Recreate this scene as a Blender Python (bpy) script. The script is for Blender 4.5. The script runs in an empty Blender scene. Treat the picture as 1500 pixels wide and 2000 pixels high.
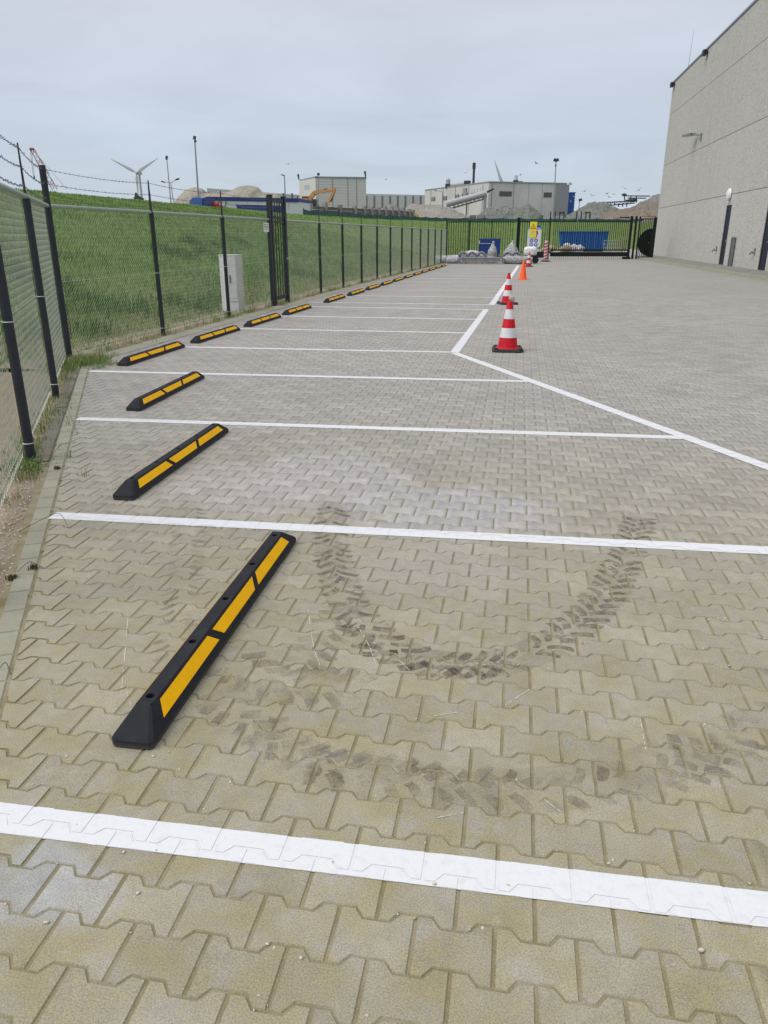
import bpy, bmesh, math, random
import numpy as np
from mathutils import Vector, Matrix, noise as mnoise

random.seed(7); RNG = np.random.default_rng(7)
SC = bpy.context.scene
COL = SC.collection

# ------------------------------------------------------------------ camera
H = 1.6
F, VX, VY = 1460.0, 1018.0, 461.0
PITCH = math.atan((1000 - VY) / F)
_fw = np.array([0, math.cos(PITCH), -math.sin(PITCH)])
_up = np.array([0, math.sin(PITCH), math.cos(PITCH)])
_r = np.array([1.0, 0, 0])
_d = (VX - 750) / F * _r - (VY - 1000) / F * _up + _fw
YAW = math.atan2(_d[0], _d[1])
_c, _s = math.cos(YAW), math.sin(YAW)
_R = np.array([[_c, -_s, 0], [_s, _c, 0], [0, 0, 1]])
RT, UP, FW = _R @ _r, _R @ _up, _R @ _fw
CAMP = np.array([0, 0, H])

def ray(u, v):
    return (u - 750) / F * RT - (v - 1000) / F * UP + FW

def at(u, v, Y):
    """surveyed point of the photograph at real depth Y (metres north of the camera)"""
    d = ray(u, v)
    p = CAMP + d * (Y / d[1])
    return Vector(p)

def gr(u, v, z=0.0):
    d = ray(u, v)
    return Vector(CAMP + d * ((z - H) / d[2]))

cam_d = bpy.data.cameras.new('camera')
cam_d.sensor_fit = 'VERTICAL'; cam_d.sensor_height = 36; cam_d.lens = F / 2000 * 36
cam_d.clip_start = 0.05; cam_d.clip_end = 4000
cam = bpy.data.objects.new('camera', cam_d)
m = Matrix(((RT[0], UP[0], -FW[0], 0), (RT[1], UP[1], -FW[1], 0), (RT[2], UP[2], -FW[2], H), (0, 0, 0, 1)))
cam.matrix_world = m
COL.objects.link(cam); SC.camera = cam

# ------------------------------------------------------------------ sky and sun (overcast)
SUN_EL, SUN_AZ = math.radians(50), math.radians(244)     # azimuth clockwise from +Y
W = bpy.data.worlds.new('World'); SC.world = W; W.use_nodes = True
nt = W.node_tree; nt.nodes.clear()
def wn(t, **k):
    n = nt.nodes.new(t)
    for a, b in k.items(): setattr(n, a, b)
    return n
out = wn('ShaderNodeOutputWorld'); bg = wn('ShaderNodeBackground'); bg.inputs[1].default_value = 0.1
sky = wn('ShaderNodeTexSky'); sky.sky_type = 'NISHITA'; sky.sun_disc = False
sky.sun_elevation = SUN_EL; sky.sun_rotation = SUN_AZ; sky.dust_density = 2.0
tc = wn('ShaderNodeTexCoord')
sep = wn('ShaderNodeSeparateXYZ'); nt.links.new(tc.outputs['Generated'], sep.inputs[0])
# overcast vertical gradient (horizon -> zenith)
ramp = wn('ShaderNodeValToRGB')
nt.links.new(sep.outputs[2], ramp.inputs[0])
e = ramp.color_ramp.elements
e[0].position = 0.0; e[0].color = (4.25, 4.85, 5.5, 1)
e[1].position = 1.0; e[1].color = (7.9, 8.0, 8.3, 1)
x = e.new(0.10); x.color = (4.1, 4.68, 5.4, 1)
x = e.new(0.24); x.color = (4.75, 5.0, 5.72, 1)
# cloud deck pattern: direction projected on a flat layer
mz = wn('ShaderNodeMath', operation='ADD'); mz.inputs[1].default_value = 0.12; nt.links.new(sep.outputs[2], mz.inputs[0])
dx = wn('ShaderNodeMath', operation='DIVIDE'); dy = wn('ShaderNodeMath', operation='DIVIDE')
nt.links.new(sep.outputs[0], dx.inputs[0]); nt.links.new(mz.outputs[0], dx.inputs[1])
nt.links.new(sep.outputs[1], dy.inputs[0]); nt.links.new(mz.outputs[0], dy.inputs[1])
cmb = wn('ShaderNodeCombineXYZ'); nt.links.new(dx.outputs[0], cmb.inputs[0]); nt.links.new(dy.outputs[0], cmb.inputs[1])
cn = wn('ShaderNodeTexNoise'); cn.inputs['Scale'].default_value = 0.9; cn.inputs['Detail'].default_value = 6; cn.inputs['Roughness'].default_value = 0.52
cn.inputs['Distortion'].default_value = 0.6
nt.links.new(cmb.outputs[0], cn.inputs['Vector'])
cr = wn('ShaderNodeMapRange'); cr.inputs[1].default_value = 0.3; cr.inputs[2].default_value = 0.7
cr.inputs[3].default_value = 0.93; cr.inputs[4].default_value = 1.10
nt.links.new(cn.outputs[0], cr.inputs[0])
vm = wn('ShaderNodeVectorMath', operation='SCALE'); nt.links.new(ramp.outputs[0], vm.inputs[0]); nt.links.new(cr.outputs[0], vm.inputs[3])
mx = wn('ShaderNodeMixRGB'); mx.inputs[0].default_value = 0.93
nt.links.new(sky.outputs[0], mx.inputs[1]); nt.links.new(vm.outputs[0], mx.inputs[2])
nt.links.new(mx.outputs[0], bg.inputs[0]); nt.links.new(bg.outputs[0], out.inputs[0])

sun_d = bpy.data.lights.new('sun', 'SUN'); sun_d.energy = 1.5; sun_d.angle = math.radians(40); sun_d.color = (1, .95, .87)
sun = bpy.data.objects.new('sun', sun_d); COL.objects.link(sun)
sd = Vector((math.sin(SUN_AZ) * math.cos(SUN_EL), math.cos(SUN_AZ) * math.cos(SUN_EL), math.sin(SUN_EL)))
sun.rotation_euler = sd.to_track_quat('Z', 'Y').to_euler()
sun.location = sd * 200
SC.view_settings.view_transform = 'Standard'; SC.view_settings.look = 'None'
SC.view_settings.exposure = 0.45; SC.view_settings.gamma = 1; SC.view_settings.use_curve_mapping = False
SC.render.engine = 'CYCLES'

# ------------------------------------------------------------------ material helpers
MATS = {}
class NB:
    def __init__(s, name):
        s.m = bpy.data.materials.new(name); s.m.use_nodes = True
        s.t = s.m.node_tree; s.t.nodes.clear()
        s.out = s.n('ShaderNodeOutputMaterial'); s.b = s.n('ShaderNodeBsdfPrincipled')
        s.t.links.new(s.b.outputs[0], s.out.inputs[0])
        s.geo = s.n('ShaderNodeNewGeometry')
    def n(s, t, **k):
        n = s.t.nodes.new(t)
        for a, b in k.items(): setattr(n, a, b)
        return n
    def l(s, a, b): s.t.links.new(a, b)
    def val(s, inp, v):
        if hasattr(v, 'is_linked') or hasattr(v, 'links'): s.l(v, inp)
        else: inp.default_value = v
    def noise(s, scale, detail=3, rough=.5, dist=0, vec=None, dims=None):
        n = s.n('ShaderNodeTexNoise'); n.inputs['Scale'].default_value = scale; n.inputs['Detail'].default_value = detail
        n.inputs['Roughness'].default_value = rough; n.inputs['Distortion'].default_value = dist
        s.l(vec if vec is not None else s.geo.outputs['Position'], n.inputs['Vector']); return n.outputs[0]
    def rng(s, v, a, b, c=0., d=1., smooth=False):
        n = s.n('ShaderNodeMapRange'); n.clamp = True
        if smooth: n.interpolation_type = 'SMOOTHSTEP'
        s.l(v, n.inputs[0]); n.inputs[1].default_value = a; n.inputs[2].default_value = b; n.inputs[3].default_value = c; n.inputs[4].default_value = d
        return n.outputs[0]
    def mix(s, f, a, b, mode='MIX'):
        n = s.n('ShaderNodeMixRGB', blend_type=mode)
        for i, v in ((0, f), (1, a), (2, b)):
            if isinstance(v, tuple): n.inputs[i].default_value = (*v[:3], 1)
            elif isinstance(v, (int, float)): n.inputs[i].default_value = v
            else: s.l(v, n.inputs[i])
        return n.outputs[0]
    def math(s, op, a, b=0.):
        n = s.n('ShaderNodeMath', operation=op)
        for i, v in ((0, a), (1, b)):
            if isinstance(v, (int, float)): n.inputs[i].default_value = v
            else: s.l(v, n.inputs[i])
        return n.outputs[0]
    def bump(s, h, strength=.3, dist=.01):
        n = s.n('ShaderNodeBump'); n.inputs['Strength'].default_value = strength; n.inputs['Distance'].default_value = dist
        s.l(h, n.inputs['Height']); s.l(n.outputs[0], s.b.inputs['Normal'])
    def xyz(s):
        n = s.n('ShaderNodeSeparateXYZ'); s.l(s.geo.outputs['Position'], n.inputs[0]); return n.outputs
    def done(s, col, rough=.8, spec=.3, metal=0.):
        if isinstance(col, tuple): s.b.inputs['Base Color'].default_value = (*col[:3], 1)
        else: s.l(col, s.b.inputs['Base Color'])
        s.val(s.b.inputs['Roughness'], rough); s.b.inputs['Specular IOR Level'].default_value = spec; s.b.inputs['Metallic'].default_value = metal
        return s.m

def mat(name, col, rough=.7, spec=.3, metal=0., var=.15, scale=6., bump=0., bscale=60.):
    """plain material with soft wear: base colour varied by two noises"""
    if name in MATS: return MATS[name]
    b = NB(name)
    n1 = b.noise(scale, 4); n2 = b.noise(scale * 9, 3)
    f = b.math('ADD', b.math('MULTIPLY', n1, .65), b.math('MULTIPLY', n2, .35))
    f = b.rng(f, .32, .68)
    dark = tuple(c * (1 - var) for c in col); lite = tuple(min(1, c * (1 + var * .7)) for c in col)
    c = b.mix(f, dark, lite)
    if bump: b.bump(b.noise(bscale, 4), bump, .01)
    MATS[name] = b.done(c, b.rng(n2, .2, .8, max(.05, rough - .08), min(1, rough + .08)), spec, metal)
    return MATS[name]

# ------------------------------------------------------------------ mesh builder
class B:
    def __init__(s): s.v = []; s.f = []; s.sm = []
    def add(s, vs, fs, smooth=False):
        o = len(s.v); s.v += [tuple(p) for p in vs]; s.f += [tuple(i + o for i in f) for f in fs]; s.sm += [smooth] * len(fs); return s
    def box(s, c, sz, R=None):
        x, y, z = (a / 2 for a in sz)
        vs = [Vector(p) for p in ((-x, -y, -z), (x, -y, -z), (x, y, -z), (-x, y, -z), (-x, -y, z), (x, -y, z), (x, y, z), (-x, y, z))]
        if R is not None: vs = [R @ p for p in vs]
        c = Vector(c)
        return s.add([p + c for p in vs], [(3, 2, 1, 0), (4, 5, 6, 7), (0, 1, 5, 4), (1, 2, 6, 5), (2, 3, 7, 6), (3, 0, 4, 7)])
    def hexa(s, bot, top):
        vs = list(bot) + list(top)
        n = len(bot)
        fs = [tuple(reversed(range(n))), tuple(range(n, 2 * n))] + [(i, (i + 1) % n, n + (i + 1) % n, n + i) for i in range(n)]
        return s.add(vs, fs)
    def tube(s, p0, p1, r0, r1=None, n=8, cap=True):
        p0, p1 = Vector(p0), Vector(p1); r1 = r0 if r1 is None else r1
        d = (p1 - p0).normalized(); a = d.orthogonal().normalized(); b_ = d.cross(a)
        vs = []
        for p, r in ((p0, r0), (p1, r1)):
            for i in range(n):
                t = 2 * math.pi * i / n; vs.append(p + (a * math.cos(t) + b_ * math.sin(t)) * r)
        o = len(s.v)
        s.add(vs, [(i, (i + 1) % n, n + (i + 1) % n, n + i) for i in range(n)], n > 5)
        if cap:
            s.f += [tuple(o + i for i in reversed(range(n))), tuple(o + n + i for i in range(n))]; s.sm += [False, False]
        return s
    def path(s, pts, r, n=6):
        for a, b_ in zip(pts[:-1], pts[1:]): s.tube(a, b_, r, r, n)
        return s
    def lathe(s, prof, n=24, c=(0, 0, 0), cap=True, smooth=True):
        vs = []; c = Vector(c)
        for r, z in prof:
            for i in range(n):
                t = 2 * math.pi * i / n; vs.append(c + Vector((r * math.cos(t), r * math.sin(t), z)))
        fs = [(k * n + i, k * n + (i + 1) % n, (k + 1) * n + (i + 1) % n, (k + 1) * n + i) for k in range(len(prof) - 1) for i in range(n)]
        o = len(s.v); s.add(vs, fs, smooth)
        if cap:
            s.f += [tuple(o + i for i in reversed(range(n))), tuple(o + (len(prof) - 1) * n + i for i in range(n))]; s.sm += [False, False]
        return s
    def prism(s, poly, axis_vec):
        a = Vector(axis_vec); return s.hexa([Vector(p) for p in poly], [Vector(p) + a for p in poly])
    def build(s, name, m_, parent=None, world=True, label=None, kind=None):
        off = Vector((0, 0, 0))
        q = parent
        while world and q is not None: off = off + Vector(q.location); q = q.parent
        me = bpy.data.meshes.new(name)
        me.from_pydata([tuple(Vector(p) - off) for p in s.v], [], s.f)
        me.polygons.foreach_set('use_smooth', s.sm); me.update()
        if any(s.sm): 
            try: me.set_sharp_from_angle(angle=math.radians(40))
            except Exception: pass
        me.materials.append(m_)
        o = bpy.data.objects.new(name, me); COL.objects.link(o)
        if parent is not None: o.parent = parent
        if label: o['label'] = label
        if kind: o['kind'] = kind
        return o

def npmesh(name, verts, faces, m_, parent=None, attr=None, col=None):
    """big mesh from numpy arrays; faces (n,k) int array"""
    verts = np.asarray(verts, dtype=np.float32); faces = np.asarray(faces, dtype=np.int32)
    me = bpy.data.meshes.new(name)
    n, k = faces.shape
    me.vertices.add(len(verts)); me.vertices.foreach_set('co', verts.ravel())
    me.loops.add(n * k); me.loops.foreach_set('vertex_index', faces.ravel())
    me.polygons.add(n); me.polygons.foreach_set('loop_start', np.arange(0, n * k, k, dtype=np.int32))
    me.polygons.foreach_set('loop_total', np.full(n, k, dtype=np.int32))
    if attr is not None:
        a = me.attributes.new('tone', 'FLOAT', 'POINT'); a.data.foreach_set('value', np.asarray(attr, dtype=np.float32))
    me.update(calc_edges=True); me.validate()
    me.materials.append(m_)
    o = bpy.data.objects.new(name, me); COL.objects.link(o)
    if parent is not None: o.parent = parent
    return o

def thing(name, label, cat, loc=(0, 0, 0), rotz=0., group=None):
    o = bpy.data.objects.new(name, None); COL.objects.link(o); o.empty_display_size = .2
    o.location = loc; o.rotation_euler = (0, 0, rotz); o['label'] = label; o['category'] = cat
    if group: o['group'] = group
    return o
def tag(o, label, cat, group=None):
    o['label'] = label; o['category'] = cat
    if group: o['group'] = group
    return o
def struct(o, kind='structure'):
    o['kind'] = kind; return o
def copy_tree(o, parent=None):
    c = o.copy(); COL.objects.link(c)
    if parent is not None: c.parent = parent
    for ch in [k for k in o.children]: copy_tree(ch, c)
    return c

def lerp(a, b, t): return a + (b - a) * t
def Pl(xs, ys, x): return float(np.interp(x, xs, ys))

# ------------------------------------------------------------------ materials
def m_paving(far=False):
    b = NB('concrete_paver_far' if far else 'concrete_paver')
    X, Y, Z = b.xyz()
    n_big = b.noise(.55, 4, .55); n_mid = b.noise(2.6, 5, .6); n_sm = b.noise(22, 4, .6); n_gr = b.noise(230, 3, .75)
    far_f = b.rng(Y, 1.6, 8.0, 0, 1, True)
    base = b.mix(far_f, (.362, .336, .255), (.352, .338, .320))
    base = b.mix(b.rng(n_mid, .3, .7), base, b.mix(1., base, (.82, .82, .84), 'MULTIPLY'))
    base = b.mix(b.rng(n_big, .35, .7, 0, .55), base, b.mix(far_f, (.315, .295, .240), (.385, .372, .358)))
    # moss and algae film, foreground mostly
    mz = b.math('MULTIPLY', b.rng(Y, 1.2, 4.6, 1., .1, True), b.rng(b.noise(5.5, 5, .62), .40, .68, 0, 1, True))
    base = b.mix(b.math('MULTIPLY', mz, .62), base, (.270, .240, .110))
    # pale dried cement patches
    def blot(u, v, rx, ry, amt):
        p = gr(u, v)
        ex = b.math('DIVIDE', b.math('SUBTRACT', X, p.x), rx); ey = b.math('DIVIDE', b.math('SUBTRACT', Y, p.y), ry)
        d = b.math('SQRT', b.math('ADD', b.math('MULTIPLY', ex, ex), b.math('MULTIPLY', ey, ey)))
        d = b.math('ADD', d, b.math('MULTIPLY', b.math('SUBTRACT', b.noise(2.2, 5, .6, .6), .5), 1.5))
        return b.rng(d, 1.0, .55, 0, amt, True)
    for (u, v, rx, ry, amt, c) in ((640, 930, .75, .8, .75, (.415, .395, .40)), (880, 995, .78, .55, .8, (.415, .40, .415)), (505, 945, .7, .6, .65, (.41, .385, .375)),
                                   (860, 1110, .65, .40, .6, (.36, .33, .30)), (60, 1720, .16, .16, .8, (.36, .37, .38)), (170, 1750, .14, .12, .6, (.36, .36, .36)), (330, 960, .5, .5, .35, (.42, .39, .36))):
        base = b.mix(blot(u, v, rx, ry, amt), base, c)
    # dark oil spots far away on the yard
    base = b.mix(b.math('MULTIPLY', b.rng(b.noise(.35, 6, .68, .8), .56, .7, 0, .32, True), b.rng(Y, 8, 14)), base, (.24, .225, .205))
    pt = b.noise(9, 4, .6, .3); pt2 = b.noise(4.2, 4, .6)
    base = b.mix(b.math('MULTIPLY', b.rng(pt, .52, .68, 0, .5, True), b.rng(Y, 2, 7, 1, .25)), base, (.335, .325, .305))
    base = b.mix(b.math('MULTIPLY', b.rng(pt2, .53, .70, 0, .42, True), b.rng(Y, 1.5, 4.5, 1, .0)), base, (.275, .250, .125))
    # fine mineral grain
    base = b.mix(.75, base, b.mix(b.rng(n_gr, .34, .66), (.58, .57, .56), (1.36, 1.36, 1.34)), 'MULTIPLY')
    base = b.mix(.6, base, b.mix(b.rng(n_sm, .3, .7), (.80, .80, .80), (1.12, 1.12, 1.11)), 'MULTIPLY')
    if far:
        bt = b.n('ShaderNodeTexBrick'); b.l(b.geo.outputs['Position'], bt.inputs['Vector'])
        bt.inputs['Scale'].default_value = 1.0; bt.inputs['Mortar Size'].default_value = .007; bt.inputs['Mortar Smooth'].default_value = .3
        bt.inputs['Brick Width'].default_value = .195; bt.inputs['Row Height'].default_value = .1365
        bt.inputs['Color1'].default_value = (.97, .97, .97, 1); bt.inputs['Color2'].default_value = (1.03, 1.03, 1.03, 1); bt.inputs['Mortar'].default_value = (.55, .53, .47, 1)
        base = b.mix(1., base, bt.outputs[0], 'MULTIPLY')
    else:
        a = b.n('ShaderNodeAttribute'); a.attribute_name = 'tone'
        t = b.math('ADD', a.outputs['Fac'], 1.0)
        cc = b.n('ShaderNodeCombineXYZ')
        for i in range(3): b.l(t, cc.inputs[i])
        base = b.mix(1., base, cc.outputs[0], 'MULTIPLY')
    h = b.math('ADD', b.math('MULTIPLY', n_gr, .5), n_sm)
    b.bump(h, .16, .004)
    return b.done(base, .86, .25)
M_PAVER = m_paving(); M_PAVFAR = m_paving(True)

def m_bed():
    b = NB('mossy_joint_sand'); X, Y, Z = b.xyz()
    n = b.noise(9, 5, .6); g = b.noise(260, 2)
    near = b.mix(b.rng(n, .35, .65), (.205, .182, .100), (.305, .270, .185))
    farc = b.mix(b.rng(n, .35, .65), (.205, .195, .170), (.270, .256, .228))
    c = b.mix(b.rng(Y, 2.5, 8, 0, 1, True), near, farc)
    c = b.mix(.6, c, b.mix(b.rng(g, .3, .7), (.6, .6, .58), (1.3, 1.28, 1.22)), 'MULTIPLY')
    b.bump(g, .6, .004)
    return b.done(c, .95, .1)
M_BED = m_bed()

def m_paint():
    b = NB('white_road_paint')
    n = b.noise(35, 4); g = b.noise(240, 3); big = b.noise(2.5, 4)
    c = b.mix(b.rng(n, .3, .75), (.60, .615, .64), (.70, .715, .74))
    c = b.mix(b.rng(g, .66, .76, 0, .6), c, (.42, .41, .38))
    c = b.mix(b.rng(n, .52, .75, 0, .35), c, (.50, .49, .455))
    b.bump(b.math('ADD', g, n), .2, .003)
    return b.done(c, .7, .3)
M_PAINT = m_paint()

def m_soil():
    b = NB('sandy_soil'); X, Y, Z = b.xyz()
    n = b.noise(3, 6, .65); g = b.noise(55, 4, .6); s = b.noise(160, 2)
    c = b.mix(b.rng(n, .35, .65), (.32, .262, .19), (.46, .385, .30))
    c = b.mix(b.rng(g, .45, .65, 0, .6), c, (.20, .165, .115))
    c = b.mix(b.rng(s, .62, .70, 0, .8), c, (.56, .49, .41))
    c = b.mix(b.math('MULTIPLY', b.rng(Y, 4.5, 8, 0, .55), b.rng(n, .4, .6)), c, (.155, .145, .075))
    b.bump(b.math('ADD', g, s), .8, .02)
    return b.done(c, .95, .1)
M_SOIL = m_soil()

def m_grass():
    b = NB('grass_ground'); X, Y, Z = b.xyz()
    n = b.noise(.22, 5, .6); n2 = b.noise(1.3, 5, .65); n3 = b.noise(7, 4, .7)
    sv = b.n('ShaderNodeMapping'); sv.inputs['Scale'].default_value = (.5, .10, 1.6)
    b.l(b.geo.outputs['Position'], sv.inputs['Vector'])
    n4 = b.noise(3.0, 5, .65, 0, sv.outputs[0])
    c = b.mix(b.rng(n2, .33, .67), (.108, .172, .044), (.165, .250, .070))
    c = b.mix(b.rng(n4, .40, .68, 0, .7), c, (.180, .215, .085))
    c = b.mix(b.rng(n, .5, .75, 0, .5), c, (.080, .142, .044))
    c = b.mix(b.rng(n3, .3, .7, 0, .45), c, (.070, .115, .032))
    # dry / bare foot of the bank
    foot = b.math('MULTIPLY', b.rng(Z, .05, .75, 1, 0, True), b.rng(n2, .30, .60))
    c = b.mix(b.math('MULTIPLY', foot, b.rng(Y, 54, 60, .85, .1)), c, (.215, .175, .115))
    b.bump(b.math('ADD', n3, n2), 1.0, .12)
    return b.done(c, .95, .1)
M_GRASS = m_grass()

def m_blade():
    b = NB('grass_blades')
    a = b.n('ShaderNodeAttribute'); a.attribute_name = 'tone'
    r = b.n('ShaderNodeValToRGB'); b.l(a.outputs['Fac'], r.inputs[0])
    e = r.color_ramp.elements
    e[0].position = 0; e[0].color = (.062, .118, .032, 1); e[1].position = 1; e[1].color = (.40, .335, .20, 1)
    for p, c in ((.35, (.120, .222, .052)), (.6, (.190, .310, .078)), (.8, (.22, .25, .10))):
        q = e.new(p); q.color = (*c, 1)
    return b.done(r.outputs[0], .7, .2)
M_BLADE = m_blade()

def m_wall():
    b = NB('exposed_aggregate_concrete')
    v = b.n('ShaderNodeTexVoronoi'); v.inputs['Scale'].default_value = 17; b.l(b.geo.outputs['Position'], v.inputs['Vector'])
    g = b.noise(30, 3, .7); big = b.noise(.35, 4); st = b.noise(1.2, 5)
    hsv = b.n('ShaderNodeSeparateColor'); b.l(v.outputs['Color'], hsv.inputs[0])
    c = b.mix(b.rng(hsv.outputs[0], .1, .95), (.33, .32, .302), (.585, .57, .545))
    c = b.mix(b.rng(g, .35, .65, 0, .7), c, (.40, .388, .37))
    c = b.mix(b.rng(big, .4, .7, 0, .35), c, (.43, .42, .40))
    c = b.mix(b.rng(st, .52, .72, 0, .25), c, (.50, .49, .47))
    mp = b.n('ShaderNodeMapping'); mp.inputs['Scale'].default_value = (1.3, 1.3, .10); b.l(b.geo.outputs['Position'], mp.inputs['Vector'])
    c = b.mix(b.rng(b.noise(1.1, 5, .65, .2, mp.outputs[0]), .50, .75, 0, .32), c, (.30, .29, .27))
    oi = b.n('ShaderNodeObjectInfo'); cc = b.n('ShaderNodeCombineXYZ'); tv = b.rng(oi.outputs['Random'], 0, 1, .95, 1.05)
    for i in range(3): b.l(tv, cc.inputs[i])
    c = b.mix(1., c, cc.outputs[0], 'MULTIPLY')
    b.bump(g, .7, .02)
    return b.done(c, .92, .15)
M_WALL = m_wall()

def m_rubble(name, c1, c2, c3, sc=2.2):
    b = NB(name)
    v = b.n('ShaderNodeTexVoronoi'); v.inputs['Scale'].default_value = sc; b.l(b.geo.outputs['Position'], v.inputs['Vector'])
    s_ = b.n('ShaderNodeSeparateColor'); b.l(v.outputs['Color'], s_.inputs[0])
    n = b.noise(.25, 5, .6); g = b.noise(sc * 2.5, 4, .7)
    c = b.mix(s_.outputs[0], c1, c2); c = b.mix(b.rng(n, .45, .65), c, c3)
    c = b.mix(.8, c, b.mix(b.rng(g, .3, .7), (.6, .6, .6), (1.25, 1.25, 1.25)), 'MULTIPLY')
    b.bump(b.math('ADD', v.outputs['Distance'], g), 1., .3)
    return b.done(c, .95, .1)

def m_wrap():
    b = NB('clear_plastic_wrap')
    n = b.noise(9, 5, .65, 1.2); n2 = b.noise(30, 4, .6, 1.)
    c = b.mix(b.rng(n, .35, .65), (.13, .135, .145), (.60, .61, .64))
    c = b.mix(b.rng(n2, .5, .7, 0, .5), c, (.74, .75, .78))
    b.bump(b.math('ADD', n, n2), 1., .05)
    return b.done(c, .25, .5)
M_WRAP = m_wrap()

M_POST = mat('anthracite_steel', (.026, .032, .042), .5, .3, 0, .25, 5)
M_BLACK = mat('black_gate_steel', (.013, .015, .016), .55, .25, 0, .25, 4)
M_RAIL = mat('coated_rail', (.27, .33, .30), .45, .4, 0, .15, 8)
M_WIRE = mat('coated_wire', (.50, .56, .48), .5, .4, 0, .12, 3)
M_GALV = mat('galvanised_steel', (.36, .37, .38), .4, .5, .6, .2, 9)
M_BARB = mat('weathered_barbed_wire', (.10, .11, .12), .5, .4, .3, .2, 9)
M_RUBBER = mat('black_rubber', (.017, .019, .024), .7, .25, 0, .3, 14, .25, 140)
def dusty(name, col, dust, rough, spec, amt, zmax, zamt, scale=9.):
    b = NB(name); X, Y, Z = b.xyz()
    n = b.noise(scale, 5, .65, .4); g = b.noise(120, 3, .6)
    c = b.mix(b.math('MULTIPLY', b.rng(n, .45, .72, 0, amt, True), b.rng(g, .3, .6, .4, 1)), col, dust)
    zz_ = b.math('ADD', Z, b.math('MULTIPLY', b.math('SUBTRACT', n, .5), zmax))
    c = b.mix(b.rng(zz_, 0, zmax, zamt, 0, True), c, dust)
    b.bump(g, .25, .004)
    return b.done(c, rough, spec)
M_RUBBER = dusty('black_rubber', (.016, .018, .023), (.12, .114, .102), .75, .2, .12, .035, .45)
M_YELLOW = dusty('yellow_reflective_film', (.96, .50, .004), (.50, .30, .04), .65, .05, .14, .05, .1, 14)
M_RED = dusty('red_cone_plastic', (.52, .010, .022), (.22, .06, .05), .5, .18, .35, .12, .4, 11)
M_WHITEFILM = dusty('white_reflective_film', (.62, .63, .66), (.33, .32, .30), .45, .3, .4, .05, .1, 9)
M_HOLE = mat('hole_inside', (.006, .006, .006), .9, .1, 0, .1)
M_YELLOW = mat('yellow_reflective_film', (.96, .50, .004), .6, .12, 0, .07, 12, .1, 300)
M_RED = mat('red_cone_plastic', (.52, .010, .022), .5, .18, 0, .16, 14)
M_WHITEFILM = mat('white_reflective_film', (.66, .67, .70), .35, .5, 0, .12, 14)
M_ORANGE = mat('orange_cone_plastic', (.86, .105, .02), .5, .2, 0, .10, 10)
M_CONEBASE = mat('dark_recycled_base', (.035, .036, .036), .75, .3, 0, .35, 18, .3, 120)
M_KERB = mat('pale_kerb_concrete', (.305, .298, .235), .9, .2, 0, .18, 3.5, .4, 200)
M_KERBDK = mat('dark_kerb_concrete', (.175, .165, .135), .92, .15, 0, .3, 5, .4, 160)
M_COPING = mat('grey_blue_coping', (.17, .20, .25), .45, .4, .2, .12, 2)
M_JOINT = mat('panel_joint', (.17, .165, .16), .9, .1)
M_DOOR = mat('dark_navy_door', (.012, .014, .030), .5, .25, 0, .2, 3)
M_WHITE = mat('white_enamel', (.72, .73, .72), .4, .4, 0, .08, 6)
M_CAB = mat('cabinet_grey_white', (.56, .57, .57), .5, .4, 0, .08, 4)
M_LAMPG = mat('lamp_grey', (.23, .24, .25), .45, .4, .4, .15, 6)
M_FOOTP = mat('footpath_concrete', (.235, .225, .205), .92, .15, 0, .2, 1.2, .4, 90)

# ------------------------------------------------------------------ ground and dike
CREST = [(-25, -60, 18), (-25, 60, 18.3), (-24.5, 83, 19), (-21, 108, 22), (-12.3, 131, 30), (6, 140.5, 40), (23, 145, 44), (60, 150, 46), (140, 150, 46)]
CRZ = 3.90
def dike_h(X, Y):
    X = np.asarray(X, float); Y = np.asarray(Y, float)
    best = np.full(X.shape, 1e9); sgn = np.ones(X.shape); ww = np.full(X.shape, 18.)
    for (ax, ay, aw), (bx, by, bw) in zip(CREST[:-1], CREST[1:]):
        dx_, dy_ = bx - ax, by - ay; L2 = dx_ * dx_ + dy_ * dy_
        t = np.clip(((X - ax) * dx_ + (Y - ay) * dy_) / L2, 0, 1)
        px, py = ax + t * dx_, ay + t * dy_
        d = np.hypot(X - px, Y - py); side = (X - px) * dy_ - (Y - py) * dx_      # >0 = right = inside
        u = d < best
        best = np.where(u, d, best); sgn = np.where(u, np.sign(side), sgn); ww = np.where(u, aw + (bw - aw) * t, ww)
    s = np.clip(1 - best / ww, 0, 1)
    fin = CRZ * (.6 * s + .4 * (3 * s * s - 2 * s ** 3))
    fout = CRZ - .3 * np.clip(best / 5, 0, 1)
    return np.where(sgn > 0, fin, fout)

gx = np.concatenate([np.array([-1500, -800, -400, -200, -120, -80, -60, -45, -36]), np.arange(-30, -5, .9), np.arange(-5, 60, 4.), np.array([70, 90, 120, 160, 250, 450, 900, 1500])])
gy = np.concatenate([np.array([-200, -90, -50, -25, -10]), np.arange(-4, 60, 1.2), np.arange(60, 160, 2.5), np.array([170, 190, 230, 300, 450, 700, 1200, 2200])])
GX, GY = np.meshgrid(gx, gy)
GZ = dike_h(GX, GY) - .06
bumpn = np.array([[mnoise.noise((x * .35, y * .35, 0)) for x in gx] for y in gy])
GZ = GZ + np.where(GZ > .15, bumpn * .14, 0)
nv = len(gx)
idx = np.arange(len(gx) * len(gy)).reshape(len(gy), len(gx))
q = np.stack([idx[:-1, :-1], idx[:-1, 1:], idx[1:, 1:], idx[1:, :-1]], -1).reshape(-1, 4)
terrain = npmesh('grass_dike', np.stack([GX, GY, GZ], -1).reshape(-1, 3), q, M_GRASS)
terrain.data.polygons.foreach_set('use_smooth', np.ones(len(q), dtype=bool)); struct(terrain)

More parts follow.
